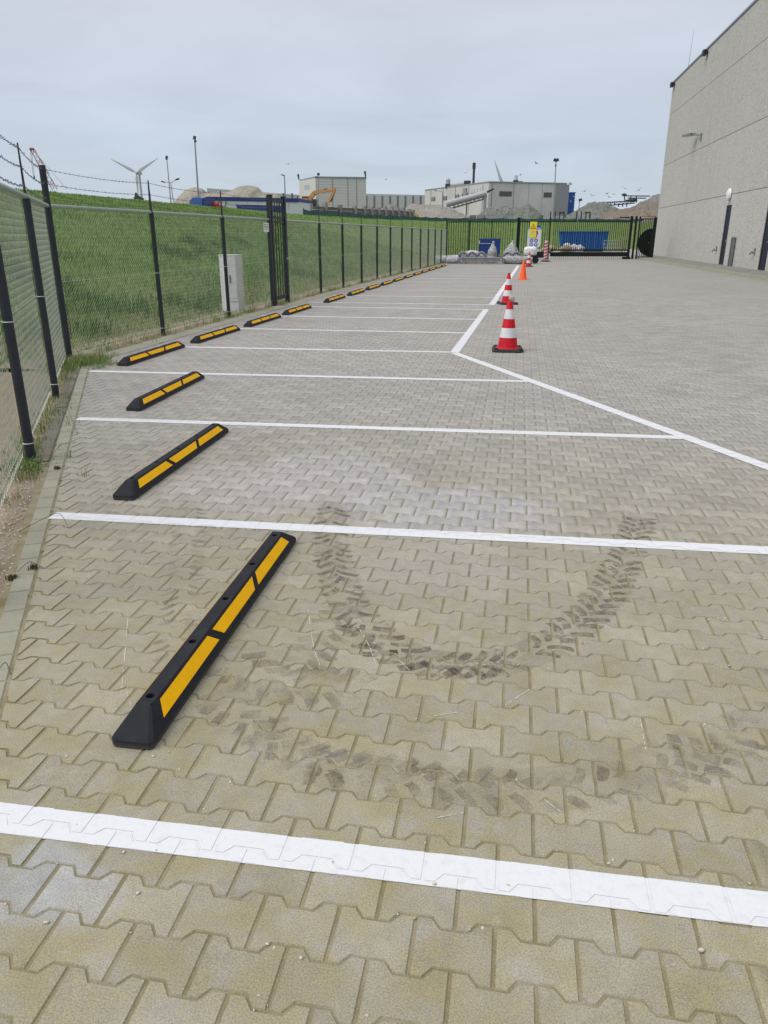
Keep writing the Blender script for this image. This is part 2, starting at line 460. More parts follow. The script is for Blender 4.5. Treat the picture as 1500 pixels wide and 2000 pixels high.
# ------------------------------------------------------------------ fence line and paving outline
FENX = ([0, 9.49, 22.7, 51.4, 80], [-6.1, -6.02, -5.80, -4.70, -3.6])
def fx(Y): return Pl(FENX[0], FENX[1], Y)
DN = Vector((.884, .468, 0)).normalized(); DD = Vector((.468, -.884, 0)).normalized()   # normal / direction of the slanting edge
def dpt(s, off, z=0.):      # s metres from its start along the slanting edge, off = normal offset
    return DN * off + DD * s + Vector((0, 0, z))
OFF_IN, OFF_OUT, OFF_FEN = -.605, -.707, -.875
def paver_inside(x, y):
    return x * DN.x + y * DN.y > OFF_IN + .004 and x > fx(y) + .44
WY0, WX0, WS = 68.6, 10.9, -.0037
def wallx(Y): return WX0 + WS * (Y - WY0)
def kerbx(Y): return Pl([0, 31.6, 65], [10.0, 9.35, 8.6], Y)

# ---- pavers
PW, PH, AMP = .1952, .1366, .0145
X0, Y0 = -.158, 1.2525           # an upper-row joint / a row boundary
GEO_Y1 = 22.0
def paver_poly():
    p = PW; a, c = .17 * p, .29 * p; h = PH / 2
    lo, hi = -AMP, AMP
    e = p / 2 - .0018
    near = [(-e, -h + lo), (-p / 2 + a, -h + lo), (-p / 2 + c, -h + hi), (p / 2 - c, -h + hi), (p / 2 - a, -h + lo), (e, -h + lo)]
    far = [(e, h + hi), (c, h + hi), (a, h + lo), (-a, h + lo), (-c, h + hi), (-e, h + hi)]
    return near + far
def inset(poly, d):
    n = len(poly); res = []
    for i in range(n):
        p0, p1, p2 = (np.array(poly[(i + k) % n]) for k in (-1, 0, 1))
        e1 = (p1 - p0) / np.linalg.norm(p1 - p0); e2 = (p2 - p1) / np.linalg.norm(p2 - p1)
        n1 = np.array([-e1[1], e1[0]]); n2 = np.array([-e2[1], e2[0]])
        bis = n1 + n2; bis = bis / np.linalg.norm(bis)
        res.append(tuple(p1 + bis * d / max(.35, bis @ n1)))
    return res
PP = paver_poly()
TOP = np.array(inset(PP, .0052)); RIM = np.array(inset(PP, .0024))
def paver_mesh_arrays():
    v = np.concatenate([np.c_[TOP, np.zeros(12)], np.c_[RIM, np.full(12, -.0038)], np.c_[RIM, np.full(12, -.02)]])
    return v
PV = paver_mesh_arrays()
sides = [(12 + i, 12 + (i + 1) % 12, (i + 1) % 12, i) for i in range(12)]
PF = [tuple(range(12))] + sides
pavers = []
r0 = int((.5 - Y0) / PH) - 1; r1 = int((GEO_Y1 - Y0) / PH)
for r in range(r0, r1):
    cy = Y0 + (r + .5) * PH
    off = 0.0 if r % 2 == 0 else PW / 2        # row r (beyond boundary r) has its joints at X0 + off
    xl = max((OFF_IN - cy * DN.y) / DN.x, fx(cy) + .44) - .2
    xr = min(kerbx(cy), 1.9 + .36 * cy)
    if cy < 3: xr = 2.2 + .1 * cy
    k0 = int((xl - X0 - off) / PW) - 1; k1 = int((xr - X0 - off) / PW) + 1
    for k in range(k0, k1):
        cx = X0 + off + (k + .5) * PW
        pavers.append((cx, cy, r))
# keep pavers whose outline lies on the paved side; those crossing the edging are cut along it
def clip_half(poly, nx, ny, c):    # keep n.p >= c
    res = []
    for i in range(len(poly)):
        a, b_ = poly[i], poly[(i + 1) % len(poly)]
        da, db = a[0] * nx + a[1] * ny - c, b_[0] * nx + b_[1] * ny - c
        if da >= 0: res.append(a)
        if (da >= 0) != (db >= 0):
            t = da / (da - db); res.append((a[0] + (b_[0] - a[0]) * t, a[1] + (b_[1] - a[1]) * t))
    return res
whole, cut = [], []
for cx, cy, r in pavers:
    pl = [(cx + a, cy + b_) for a, b_ in TOP]
    lim = fx(cy) + .44
    d = [a * DN.x + b_ * DN.y - (OFF_IN + .012) for a, b_ in pl]; e_ = [a - lim for a, b_ in pl]
    if max(d) <= .02 or max(e_) <= .02: continue
    if min(d) >= 0 and min(e_) >= 0: whole.append((cx, cy))
    else:
        q_ = clip_half(clip_half(pl, DN.x, DN.y, OFF_IN + .012), 1, 0, lim)
        qs = []
        for qi in ((0, 1, 10, 11), (1, 2, 9, 10), (2, 3, 8, 9), (3, 4, 7, 8), (4, 5, 6, 7)):
            c_ = clip_half(clip_half([pl[i] for i in qi], DN.x, DN.y, OFF_IN + .012), 1, 0, lim)
            if len(c_) > 2: qs.append(c_)
        if len(q_) > 2 and qs: cut.append((q_, qs))
def pix(x, y):
    p = np.array([x, y, 0]) - CAMP; z = p @ FW
    return 750 + F * (p @ RT) / z, 1000 - F * (p @ UP) / z, z
def inframe(x, y):
    u, v, z = pix(x, y); return z > 0 and -30 < u < 1530 and -30 < v < 2060
PAINTP = inset(PP, .0034); QI = ((0, 1, 10, 11), (1, 2, 9, 10), (2, 3, 8, 9), (3, 4, 7, 8), (4, 5, 6, 7))
tops = [[(cx + PAINTP[i][0], cy + PAINTP[i][1]) for i in q_] for cx, cy in whole for q_ in QI] + [q_ for c_ in cut for q_ in c_[1]]      # convex pieces, for the paint

bed = B()
bed.add([(-9, -.5, -.0037), (14, -.5, -.0037), (14, GEO_Y1, -.0037), (-9, GEO_Y1, -.0037)], [(0, 1, 2, 3)])
# trim the bed to the paved outline
s_end = (8.97 - OFF_OUT * DN.y) / DD.y
outl = [dpt((-1.2 - OFF_OUT * DN.y) / DD.y, OFF_OUT, -.0037), Vector((12, -1.2, -.0037)), Vector((12, GEO_Y1, -.0037)), Vector((fx(GEO_Y1) + .1, GEO_Y1, -.0037)), Vector((fx(9.2) + .25, 9.2, -.0037))]
bed = B(); bed.add(outl, [tuple(range(5))])
paving = struct(bed.build('paving', M_BED))

vis = sorted([(cy * cy + cx * cx, cx, cy) for cx, cy in whole if inframe(cx, cy)])
near_set = [(cx, cy) for _, cx, cy in vis[:300]]
near_keys = set(near_set)
variants = []
for i in range(14):
    me = bpy.data.meshes.new('paver'); vv = PV[:24].copy(); vv[:, 2] += random.uniform(-.0008, .0006)
    tx, ty = random.uniform(-.006, .006), random.uniform(-.006, .006)
    vv[:, 2] += vv[:, 0] * tx + vv[:, 1] * ty
    me.from_pydata([tuple(a) for a in vv], [], PF); me.materials.append(M_PAVER)
    a = me.attributes.new('tone', 'FLOAT', 'POINT'); a.data.foreach_set('value', np.full(24, random.uniform(-.09, .07), dtype=np.float32))
    variants.append(me)
for cx, cy in near_set:
    o = bpy.data.objects.new('paver', random.choice(variants)); COL.objects.link(o); o.parent = paving; o.location = (cx, cy, 0)
rest = np.array([p for p in whole if p not in near_keys])
n = len(rest)
vt = np.broadcast_to(PV[:24], (n, 24, 3)).copy()
vt[:, :, 0] += rest[:, 0:1]; vt[:, :, 1] += rest[:, 1:2]; vt[:, :, 2] += RNG.uniform(-.0008, .0006, (n, 1))
tone = np.repeat(RNG.uniform(-.10, .08, n), 24)
# fan the top into quads/tri pairs: use a mixed build through two face sets
tris = []
topq = np.array([(0, 1, 10, 11), (1, 2, 9, 10), (2, 3, 8, 9), (3, 4, 7, 8), (4, 5, 6, 7)])
allq = np.concatenate([topq, np.array(sides)])
fq = (allq[None] + (np.arange(n) * 24)[:, None, None]).reshape(-1, 4)
fld = npmesh('paver_field', vt.reshape(-1, 3), fq, M_PAVER, paving, tone); fld['kind'] = 'stuff'
cb = B()
for pl, qs in cut:
    nn = len(pl)
    for c_ in qs: cb.add([(a, b_, 0) for a, b_ in c_], [tuple(range(len(c_)))])
    cb.add([(a, b_, 0) for a, b_ in pl] + [(a, b_, -.02) for a, b_ in pl], [(nn + i, nn + (i + 1) % nn, (i + 1) % nn, i) for i in range(nn)])
o = cb.build('cut_pavers', M_PAVER, paving); o['kind'] = 'stuff'
# far paving sheet
fb = B()
ys = [GEO_Y1 - .25, 30, 40, 51.4, 58, 66, 75, 110]
L = [(fx(y) + .1 if y < 52 else (-4.6 if y < 60 else (1.5 if y > 66 else -1)), y, -.0035 if y < 23 else 0.) for y in ys]
Rr = [(14 + (y > 66) * 6, y, -.0035 if y < 23 else 0.) for y in ys]
for i in range(len(ys) - 1):
    fb.add([L[i], Rr[i], Rr[i + 1], L[i + 1]], [(0, 1, 2, 3)])
fb.build('distant_paving', M_PAVFAR, paving)

# ---- painted lines
def clip_convex(poly, quad):
    n = len(quad)
    area = sum(quad[i][0] * quad[(i + 1) % n][1] - quad[(i + 1) % n][0] * quad[i][1] for i in range(n))
    if area < 0: quad = quad[::-1]
    for i in range(n):
        a, b_ = quad[i], quad[(i + 1) % n]
        nx, ny = -(b_[1] - a[1]), b_[0] - a[0]
        l_ = math.hypot(nx, ny); nx /= l_; ny /= l_
        poly = clip_half(poly, nx, ny, nx * a[0] + ny * a[1])
        if len(poly) < 3: return []
    return poly
tarr = np.array([[min(p[0] for p in t), max(p[0] for p in t), min(p[1] for p in t), max(p[1] for p in t)] for t in tops])
def drape(quad, z=.0018, jit=0.):
    qx = [p[0] for p in quad]; qy = [p[1] for p in quad]
    cand = np.where((tarr[:, 1] > min(qx)) & (tarr[:, 0] < max(qx)) & (tarr[:, 3] > min(qy)) & (tarr[:, 2] < max(qy)))[0]
    b_ = B()
    for i in cand:
        qd = quad
        if jit: qd = [(p[0] + random.uniform(-jit, jit), p[1] + random.uniform(-jit, jit)) for p in quad]
        pl = clip_convex(tops[i], qd)
        if len(pl) > 2: b_.add([(x, y, z) for x, y in pl], [tuple(range(len(pl)))])
    return b_
def strip_quad(a, b_, w, cut0=None):
    a = Vector((a[0], a[1], 0)); b_ = Vector((b_[0], b_[1], 0)); d = (b_ - a).normalized(); nn = Vector((-d.y, d.x, 0)) * w / 2
    return [(a - nn)[:2], (b_ - nn)[:2], (b_ + nn)[:2], (a + nn)[:2]]
LN = [0]
def line(quad, z=.0018):
    LN[0] += 1; dz = .00006 * LN[0]; z += dz
    quad = [tuple(p) for p in quad]
    ymin = min(p[1] for p in quad); ymax = max(p[1] for p in quad)
    if ymin > GEO_Y1:
        return B().add([(x, y, .004 + dz) for x, y in quad], [(0, 1, 2, 3)]).build('parking_line', M_PAINT, paving)
    b_ = drape(quad, z, .0018)
    # paint that ran into the joints, broken up
    a0, a1, a2, a3 = [Vector((*p, 0)) for p in quad]
    nseg = max(1, int((a1 - a0).length / .055))
    for i in range(nseg):
        t0, t1 = i / nseg, (i + 1) / nseg
        pl = [a0.lerp(a1, t0), a0.lerp(a1, t1), a3.lerp(a2, t1), a3.lerp(a2, t0)]
        b_.add([(p.x, p.y, +.0006 + dz) for p in pl], [(0, 1, 2, 3)])
    if ymax > GEO_Y1:
        pl = clip_half(list(quad), 0, 1, GEO_Y1)
        if len(pl) > 2: b_.add([(x, y, .004 + dz) for x, y in pl], [tuple(range(len(pl)))])
    return b_.build('parking_line', M_PAINT, paving)
def diagx(Y): return -.885 + (11.11 - Y) * .5136
LW = .112
_p, _q = gr(0, 1597), gr(1500, 1776.5); _e = (_q - _p).normalized()
bay_lines = [((_p - _e * .13)[:2], (_q + _e * 3.2)[:2]), ((-2.72, 3.868), (diagx(4.08), 4.08)), ((-3.98, 6.265), (diagx(6.49), 6.49)), ((-5.27, 8.70), (diagx(8.92), 8.92)),
             ((-5.42, 10.95), (-.93, 11.11)), ((-5.39, 13.42), (-.86, 13.47)), ((-5.38, 15.78), (-.80, 15.80)), ((-5.36, 18.08), (-.72, 18.02))]
for a, b_ in bay_lines: line(strip_quad(a, b_, LW))
for k in range(12):
    y = 19.33 + 2.37 * k
    line(strip_quad((fx(y) + .55, y + .02), (Pl([19, 46], [-.60, -.10], y), y), LW))
line(strip_quad((diagx(11.06) - .012, 11.06), (diagx(1.2), 1.2), .125))
line(strip_quad((-.86, 11.09), (-.70, 18.06), .13))
line(strip_quad((-.62, 19.30), (-.06, 45.9), .14))
for dy in (0, .17):
    line(strip_quad((-1.27, 18.58 + dy), (-.80 - dy * .6, 18.56 + dy), .075))

# ---- kerb: brick course and plank on the slanting edge, slabs along the straight fence
s0 = (.2 - OFF_OUT * DN.y) / DD.y; s1 = (8.95 - OFF_OUT * DN.y) / DD.y
lo_s, hi_s = min(s0, s1), max(s0, s1)
kb = []
for i in range(6):
    b_ = B(); l_, w_, ch = .1995 / 2, .098 / 2, .005
    b_.hexa([(-w_, -l_, -.03), (w_, -l_, -.03), (w_, l_, -.03), (-w_, l_, -.03)], [(-w_, -l_, -.005), (w_, -l_, -.005), (w_, l_, -.005), (-w_, l_, -.005)])
    b_.hexa([(-w_, -l_, -.005), (w_, -l_, -.005), (w_, l_, -.005), (-w_, l_, -.005)], [(-w_ + ch, -l_ + ch, .001), (w_ - ch, -l_ + ch, .001), (w_ - ch, l_ - ch, .001), (-w_ + ch, l_ - ch, .001)])
    o = b_.build('kerb_stone', M_KERB); kb.append(o.data); bpy.data.objects.remove(o)
s = lo_s; ang = math.atan2(DD.y, DD.x) - math.pi / 2
while s < hi_s:
    o = bpy.data.objects.new('kerb_stone', random.choice(kb)); COL.objects.link(o); o.parent = paving
    p = dpt(s, (OFF_IN + OFF_OUT) / 2, random.uniform(-.001, .003)); o.location = p; o.rotation_euler = (random.uniform(-.008, .008), random.uniform(-.008, .008), ang + random.uniform(-.008, .008))
    s += .2055
s = lo_s + .05
while s < (5.6 - OFF_OUT * DN.y) / DD.y * -1 + 50 and s < hi_s - .1:
    p0 = dpt(s, OFF_OUT - .065)
    if 4.6 < p0.y < 9.3:
        b_ = B(); b_.box((0, 0, -.02), (.105, .985, .06))
        o = b_.build('edging_plank', M_KERBDK, paving, world=False); o.location = (p0.x, p0.y, 0.0 - random.uniform(0, .006)); o.rotation_euler = (0, 0, ang)
    s += 1.0
y = 9.15
while y < 51:
    y1 = min(y + .99, 51.2)
    a, b_ = fx(y) + .12, fx(y1) + .12
    bb = B(); z1 = random.uniform(.0, .006)
    bb.hexa([(a, y, -.05), (a + .31, y, -.05), (b_ + .31, y1, -.05), (b_, y1, -.05)], [(a, y, z1), (a + .31, y, z1), (b_ + .31, y1, z1), (b_, y1, z1)])
    bb.build('edging_slab', M_KERB, paving)
    y += 1.0

# ---- soil verge under the fence
vb = B()
def verge_strip(pts_in, pts_out):
    for i in range(len(pts_in) - 1): vb.add([pts_out[i], pts_in[i], pts_in[i + 1], pts_out[i + 1]], [(0, 1, 2, 3)])
NS = 60
rows = []
for i in range(NS + 1):
    s = lerp(lo_s, hi_s - .05, i / NS); row = []
    for j, off in enumerate(np.linspace(OFF_OUT + .03, OFF_OUT - 2.6, 14)):
        p = dpt(s, off); p.z = -.004 - .012 * min(1, j) + (.03 * mnoise.noise((p.x * 3, p.y * 3, 1)) + .012 * mnoise.noise((p.x * 14, p.y * 14, 2)) if j > 0 else -.012)
        row.append(p)
    rows.append(row)
for i in range(NS):
    for j in range(13): vb.add([rows[i][j + 1], rows[i][j], rows[i + 1][j], rows[i + 1][j + 1]], [(0, 1, 2, 3)], True)
yy = np.linspace(8.7, 60, 90); rows = []
for y in yy:
    rows.append([Vector((fx(y) + o_, y, (-.006 if j == 0 else .02 * mnoise.noise((fx(y) * 2 + o_ * 3, y * 2, 4)) - .002))) for j, o_ in enumerate((.125, .0, -.2, -.45, -.7))])
for i in range(len(yy) - 1):
    for j in range(4): vb.add([rows[i][j + 1], rows[i][j], rows[i + 1][j], rows[i + 1][j + 1]], [(0, 1, 2, 3)], True)
struct(vb.build('soil_verge', M_SOIL))

# ------------------------------------------------------------------ tyre tracks, scratches (flat marks on the pavers)
def m_dirt():
    b = NB('tyre_rubber_smear')
    n = b.noise(16, 5, .65); g = b.noise(130, 3, .6)
    f = b.math('MULTIPLY', b.rng(n, .37, .66, .0, .76), b.rng(g, .3, .6, .35, 1))
    tr = b.n('ShaderNodeBsdfTransparent'); mx_ = b.n('ShaderNodeMixShader')
    b.l(f, mx_.inputs[0]); b.l(tr.outputs[0], mx_.inputs[1]); b.l(b.b.outputs[0], mx_.inputs[2]); b.l(mx_.outputs[0], b.out.inputs[0])
    return b.done((.120, .092, .074), .9, .1)
def m_dirt2():
    b = NB('faint_tyre_smear')
    n = b.noise(7, 5, .65); g = b.noise(130, 3, .6)
    f = b.math('MULTIPLY', b.rng(n, .40, .66, 0, .42), b.rng(g, .3, .6, .35, 1))
    tr = b.n('ShaderNodeBsdfTransparent'); mx_ = b.n('ShaderNodeMixShader')
    b.l(f, mx_.inputs[0]); b.l(tr.outputs[0], mx_.inputs[1]); b.l(b.b.outputs[0], mx_.inputs[2]); b.l(mx_.outputs[0], b.out.inputs[0])
    return b.done((.120, .094, .076), .9, .1)
M_DIRT, M_DIRT2 = m_dirt(), m_dirt2()
def m_dirt3():
    b = NB('dusty_tyre_film')
    n = b.noise(5, 5, .65); g = b.noise(60, 4, .65)
    f = b.math('MULTIPLY', b.rng(n, .36, .66, .0, .20), b.rng(g, .35, .6, .3, 1))
    tr = b.n('ShaderNodeBsdfTransparent'); mx_ = b.n('ShaderNodeMixShader')
    b.l(f, mx_.inputs[0]); b.l(tr.outputs[0], mx_.inputs[1]); b.l(b.b.outputs[0], mx_.inputs[2]); b.l(mx_.outputs[0], b.out.inputs[0])
    return b.done((.165, .132, .108), .9, .1)
M_DIRT3 = m_dirt3()
def catmull(pts, n=60):
    P = [Vector(p) for p in pts]; P = [2 * P[0] - P[1]] + P + [2 * P[-1] - P[-2]]; res = []
    for i in range(1, len(P) - 2):
        for k in range(n):
            t = k / n
            res.append(.5 * ((2 * P[i]) + (-P[i - 1] + P[i + 1]) * t + (2 * P[i - 1] - 5 * P[i] + 4 * P[i + 1] - P[i + 2]) * t * t + (-P[i - 1] + 3 * P[i] - 3 * P[i + 1] + P[i + 2]) * t ** 3))
    res.append(P[-2]); return res
def smear(px, w, m_):
    pts = catmull([gr(*p) for p in px], 16); b_ = B()
    for a, c in zip(pts[:-1], pts[1:]):
        t = (c - a).normalized(); nn = Vector((-t.y, t.x, 0)) * w / 2
        d_ = drape([((a - nn).x, (a - nn).y), ((c - nn).x, (c - nn).y), ((c + nn).x, (c + nn).y), ((a + nn).x, (a + nn).y)], .0008)
        b_.add(d_.v, d_.f)
    b_.build('tyre_smear', m_, paving)
def tread(px, m_, pitch=.062, half=.062, lug=(.085, .03), skip=.05, rows=2):
    pts = catmull([gr(*p) for p in px]); b_ = B(); acc = 0.; side = 1
    for a, c in zip(pts[:-1], pts[1:]):
        acc += (c - a).length
        if acc >= pitch:
            acc -= pitch
            t = (c - a).normalized(); nn = Vector((-t.y, t.x, 0))
            for sd in ((-1, 1) if rows == 2 else (1,)):
                if random.random() < skip: continue
                ctr = a + nn * half * sd * random.uniform(.85, 1.1) + t * (pitch * .5 if sd > 0 else 0)
                ax = (nn * sd * .80 + t * .6).normalized(); bx = Vector((-ax.y, ax.x, 0))
                l_, w_ = lug[0] / 2 * random.uniform(.8, 1.15), lug[1] / 2 * random.uniform(.75, 1.2)
                cv_ = random.uniform(.1, .32) * sd; prof = [(-1, .9), (-.45, 1.), (.2, 1.05), (.7, 1.), (1.0, .9)]
                cl_ = [(ctr + ax * l_ * i + bx * (l_ * cv_ * (i * i - .5)), w_ * k) for i, k in prof]
                for (p0, k0), (p1, k1) in zip(cl_[:-1], cl_[1:]):
                    d_ = drape([((p0 - bx * k0).x, (p0 - bx * k0).y), ((p1 - bx * k1).x, (p1 - bx * k1).y), ((p1 + bx * k1).x, (p1 + bx * k1).y), ((p0 + bx * k0).x, (p0 + bx * k0).y)], .0011)
                    b_.add(d_.v, d_.f)
    if b_.f: b_.build('tyre_track', m_, paving)
tread([(650, 985), (648, 1060), (668, 1150), (718, 1225), (800, 1280), (900, 1298), (1010, 1285), (1110, 1235), (1185, 1160), (1225, 1080), (1250, 1010)], M_DIRT, .078, .052, (.115, .036), .08)
smear([(650, 985), (648, 1060), (668, 1150), (718, 1225), (800, 1280), (900, 1298), (1010, 1285), (1110, 1235), (1185, 1160), (1225, 1080), (1250, 1010)], .19, M_DIRT3)
smear([(420, 1350), (490, 1425), (600, 1485), (720, 1515), (850, 1535), (1000, 1545), (1200, 1520), (1350, 1465), (1500, 1410)], .20, M_DIRT3)
tread([(640, 1190), (700, 1262), (830, 1315), (980, 1318)], M_DIRT, .085, .03, (.13, .042), .2, 1)
tread([(420, 1350), (490, 1425), (600, 1485), (720, 1515), (850, 1535), (960, 1545)], M_DIRT2, .085, .052, (.085, .046), .1)
tread([(1230, 1500), (1350, 1465), (1470, 1420), (1560, 1380)], M_DIRT2, .09, .052, (.08, .046), .1)
tread([(375, 985), (365, 1080), (355, 1180), (345, 1290)], M_DIRT2, .075, .06)
tread([(480, 1390), (560, 1455), (700, 1500), (900, 1530), (1100, 1545), (1300, 1510), (1480, 1440)], M_DIRT2, .08, .06, (.08, .035))
tread([(430, 1275), (540, 1330), (700, 1345)], M_DIRT2, .08, .08, (.12, .05))
tread([(700, 1170), (640, 1230), (600, 1290)], M_DIRT2, .08, .05, (.12, .04))
M_SCR = mat('pale_scratch', (.50, .48, .43), .9, .1)
for px in ([(250, 1205), (243, 1290), (238, 1345)], [(246, 1345), (262, 1400)], [(602, 1190), (612, 1260), (625, 1300)], [(700, 1225), (720, 1260), (735, 1300)], [(780, 1290), (815, 1325)],
           [(810, 1405), (915, 1388)], [(1250, 1400), (1262, 1470)], [(520, 1150), (490, 1190)], [(975, 1385), (1060, 1330)], [(840, 1600), (905, 1588)], [(1060, 1560), (1100, 1590)]):
    pts = catmull([gr(*p) for p in px], 14); b_ = B()
    for a, c in zip(pts[:-1], pts[1:]):
        if random.random() < .25: continue
        t = (c - a).normalized(); nn = Vector((-t.y, t.x, 0)) * random.uniform(.0008, .0022)
        d_ = drape([((a - nn).x, (a - nn).y), ((c - nn).x, (c - nn).y), ((c + nn).x, (c + nn).y), ((a + nn).x, (a + nn).y)], .0014)
        b_.add(d_.v, d_.f)
    if b_.f: b_.build('scratch', M_SCR, paving)

# pebbles and crumbs lying in the joints and on the verge (uncountable)
def pebbles(name, spots, m_):
    ico = [(0, 0, 1), (.89, 0, .45), (.28, .85, .45), (-.72, .53, .45), (-.72, -.53, .45), (.28, -.85, .45), (.72, .53, -.45), (-.28, .85, -.45), (-.89, 0, -.45), (-.28, -.85, -.45), (.72, -.53, -.45), (0, 0, -1)]
    icf = [(0, 1, 2), (0, 2, 3), (0, 3, 4), (0, 4, 5), (0, 5, 1), (1, 6, 2), (2, 7, 3), (3, 8, 4), (4, 9, 5), (5, 10, 1), (6, 7, 2), (7, 8, 3), (8, 9, 4), (9, 10, 5), (10, 6, 1), (11, 7, 6), (11, 8, 7), (11, 9, 8), (11, 10, 9), (11, 6, 10)]
    ico = np.array(ico); icf = np.array(icf); V_, F_ = [], []
    for i, (x, y, z, r) in enumerate(spots):
        a = random.random() * 6.28; c, s_ = math.cos(a), math.sin(a)
        v = ico * np.array([r * random.uniform(.7, 1.4), r * random.uniform(.6, 1.), r * random.uniform(.4, .7)]) * RNG.uniform(.8, 1.15, (12, 1))
        v = np.c_[v[:, 0] * c - v[:, 1] * s_, v[:, 0] * s_ + v[:, 1] * c, v[:, 2]] + np.array([x, y, z + r * .3])
        V_.append(v); F_.append(icf + 12 * i)
    o = npmesh(name, np.concatenate(V_), np.concatenate(F_), m_); o['kind'] = 'stuff'; return o
M_PEB = mat('shell_pebbles', (.56, .50, .42), .8, .2, 0, .35, 90)
sp = []
for _ in range(520):
    y = .9 + 6.5 * random.random() ** 1.6; r_ = round((y - Y0) / PH); x = random.uniform(-1.2 - .42 * y, 1.2 + .35 * y)
    if not paver_inside(x, y): continue
    sp.append((x, Y0 + r_ * PH + random.uniform(-.02, .02), -.001, random.choice([.002, .0025, .0035, .0055]) ))
for u, v, r_ in ((90, 1803, .007), (588, 1873, .008), (1370, 1857, .008), (848, 1728, .007), (242, 1665, .006), (305, 1662, .005), (270, 1745, .006), (80, 805, .012), (300, 1478, .006), (330, 1470, .005), (490, 880, .014)):
    p = gr(u, v); sp.append((p.x, p.y, .001, r_))
pebbles('joint_pebbles', sp, M_PEB)
sp = []
for _ in range(2600):
    s = random.uniform(lo_s, hi_s); off = OFF_OUT - abs(random.gauss(0, .22)) - .01; p = dpt(s, off)
    if p.y > 9 or (p.y > 5 and random.random() < .75): continue
    sp.append((p.x, p.y, -.004 + .03 * mnoise.noise((p.x * 3, p.y * 3, 1)), random.choice([.003, .004, .006, .009])))
pebbles('verge_gravel', sp, M_PEB)

# ------------------------------------------------------------------ grass blades and weeds
def blades(name, P, hgt, wid, tone, m_=M_BLADE, lean=.5):
    n = len(P); P = np.asarray(P)
    a = RNG.uniform(0, 2 * np.pi, n); dirx, diry = np.cos(a), np.sin(a)
    l_ = RNG.uniform(.1, lean, n) * hgt; b2 = RNG.uniform(0, 2 * np.pi, n)
    lx, ly = np.cos(b2) * l_, np.sin(b2) * l_
    v = np.zeros((n, 5, 3), dtype=np.float32)
    w = wid / 2
    v[:, 0] = np.c_[P[:, 0] - dirx * w, P[:, 1] - diry * w, P[:, 2] - .02]
    v[:, 1] = np.c_[P[:, 0] + dirx * w, P[:, 1] + diry * w, P[:, 2] - .02]
    v[:, 2] = np.c_[P[:, 0] + lx * .35 + dirx * w * .8, P[:, 1] + ly * .35 + diry * w * .8, P[:, 2] + hgt * .6]
    v[:, 3] = np.c_[P[:, 0] + lx * .35 - dirx * w * .8, P[:, 1] + ly * .35 - diry * w * .8, P[:, 2] + hgt * .6]
    v[:, 4] = np.c_[P[:, 0] + lx, P[:, 1] + ly, P[:, 2] + hgt * .95]
    base = np.arange(n)[:, None] * 5
    f = np.concatenate([base + np.array([0, 1, 2]), base + np.array([0, 2, 3]), base + np.array([3, 2, 4])])
    o = npmesh(name, v.reshape(-1, 3), f, m_, None, np.repeat(tone, 5)); o['kind'] = 'stuff'; return o
def nz(x, y, s, k=0): return np.array([mnoise.noise((a * s, b_ * s, k)) for a, b_ in zip(x, y)])
N = 105000
yy = 3 + 62 * RNG.random(N) ** 1.7; xx = -6.3 - 18.0 * RNG.random(N) ** 1.3
zz = dike_h(xx, yy) - .05
nn1 = nz(xx, yy, .35); nn2 = nz(xx, yy * .4, 1.1, 3)
foot = np.clip((-6.1 - xx) / 2.2, 0, 1)
keep = RNG.random(N) < np.clip(.35 + .65 * foot + .5 * nn2, .12, 1)
hg = np.clip(.07 + .08 * RNG.random(N) + .12 * np.clip(nn1, 0, 1), .05, .4) * (1 + yy / 90) * np.clip(1.15 - foot * 0 - (zz / CRZ) * .75, .3, 1)
tn = np.clip(.42 + .22 * nn1 + .30 * nn2 + .30 * (1 - foot) * RNG.random(N) + RNG.normal(0, .11, N), 0, 1)
dry = RNG.random(N) < .05 + .35 * (1 - foot); tn = np.where(dry, np.clip(tn + .38, 0, 1), tn)
wd = .012 + .012 * yy / 30
blades('bank_grass', np.c_[xx, yy, zz][keep], hg[keep], wd[keep], tn[keep])
# darker weed clumps on the bank
cl = []
for _ in range(70):
    cy = 6 + 40 * random.random() ** 1.3; cx = -7.2 - 7 * random.random()
    k = random.randint(60, 150); rr = random.uniform(.2, .6)
    cl.append(np.c_[RNG.normal(cx, rr * .5, k), RNG.normal(cy, rr * .7, k)])
cl = np.concatenate(cl)
cz = dike_h(cl[:, 0], cl[:, 1]) - .05
blades('bank_weeds', np.c_[cl, cz], RNG.uniform(.15, .36, len(cl)), RNG.uniform(.018, .04, len(cl)), np.clip(RNG.normal(.22, .12, len(cl)), 0, 1))
# crest grass beyond the gate and far slope
N = 26000
xx = RNG.uniform(-24, 30, N); yy = RNG.uniform(60, 142, N); zz = dike_h(xx, yy) - .05
k = (zz > .0) & ((xx < 2) | (yy > 104)) & (zz < 4.0)
blades('slope_grass', np.c_[xx, yy, zz][k], RNG.uniform(.06, .16, k.sum()), RNG.uniform(.04, .09, k.sum()), np.clip(RNG.normal(.56, .11, k.sum()), 0, .78))
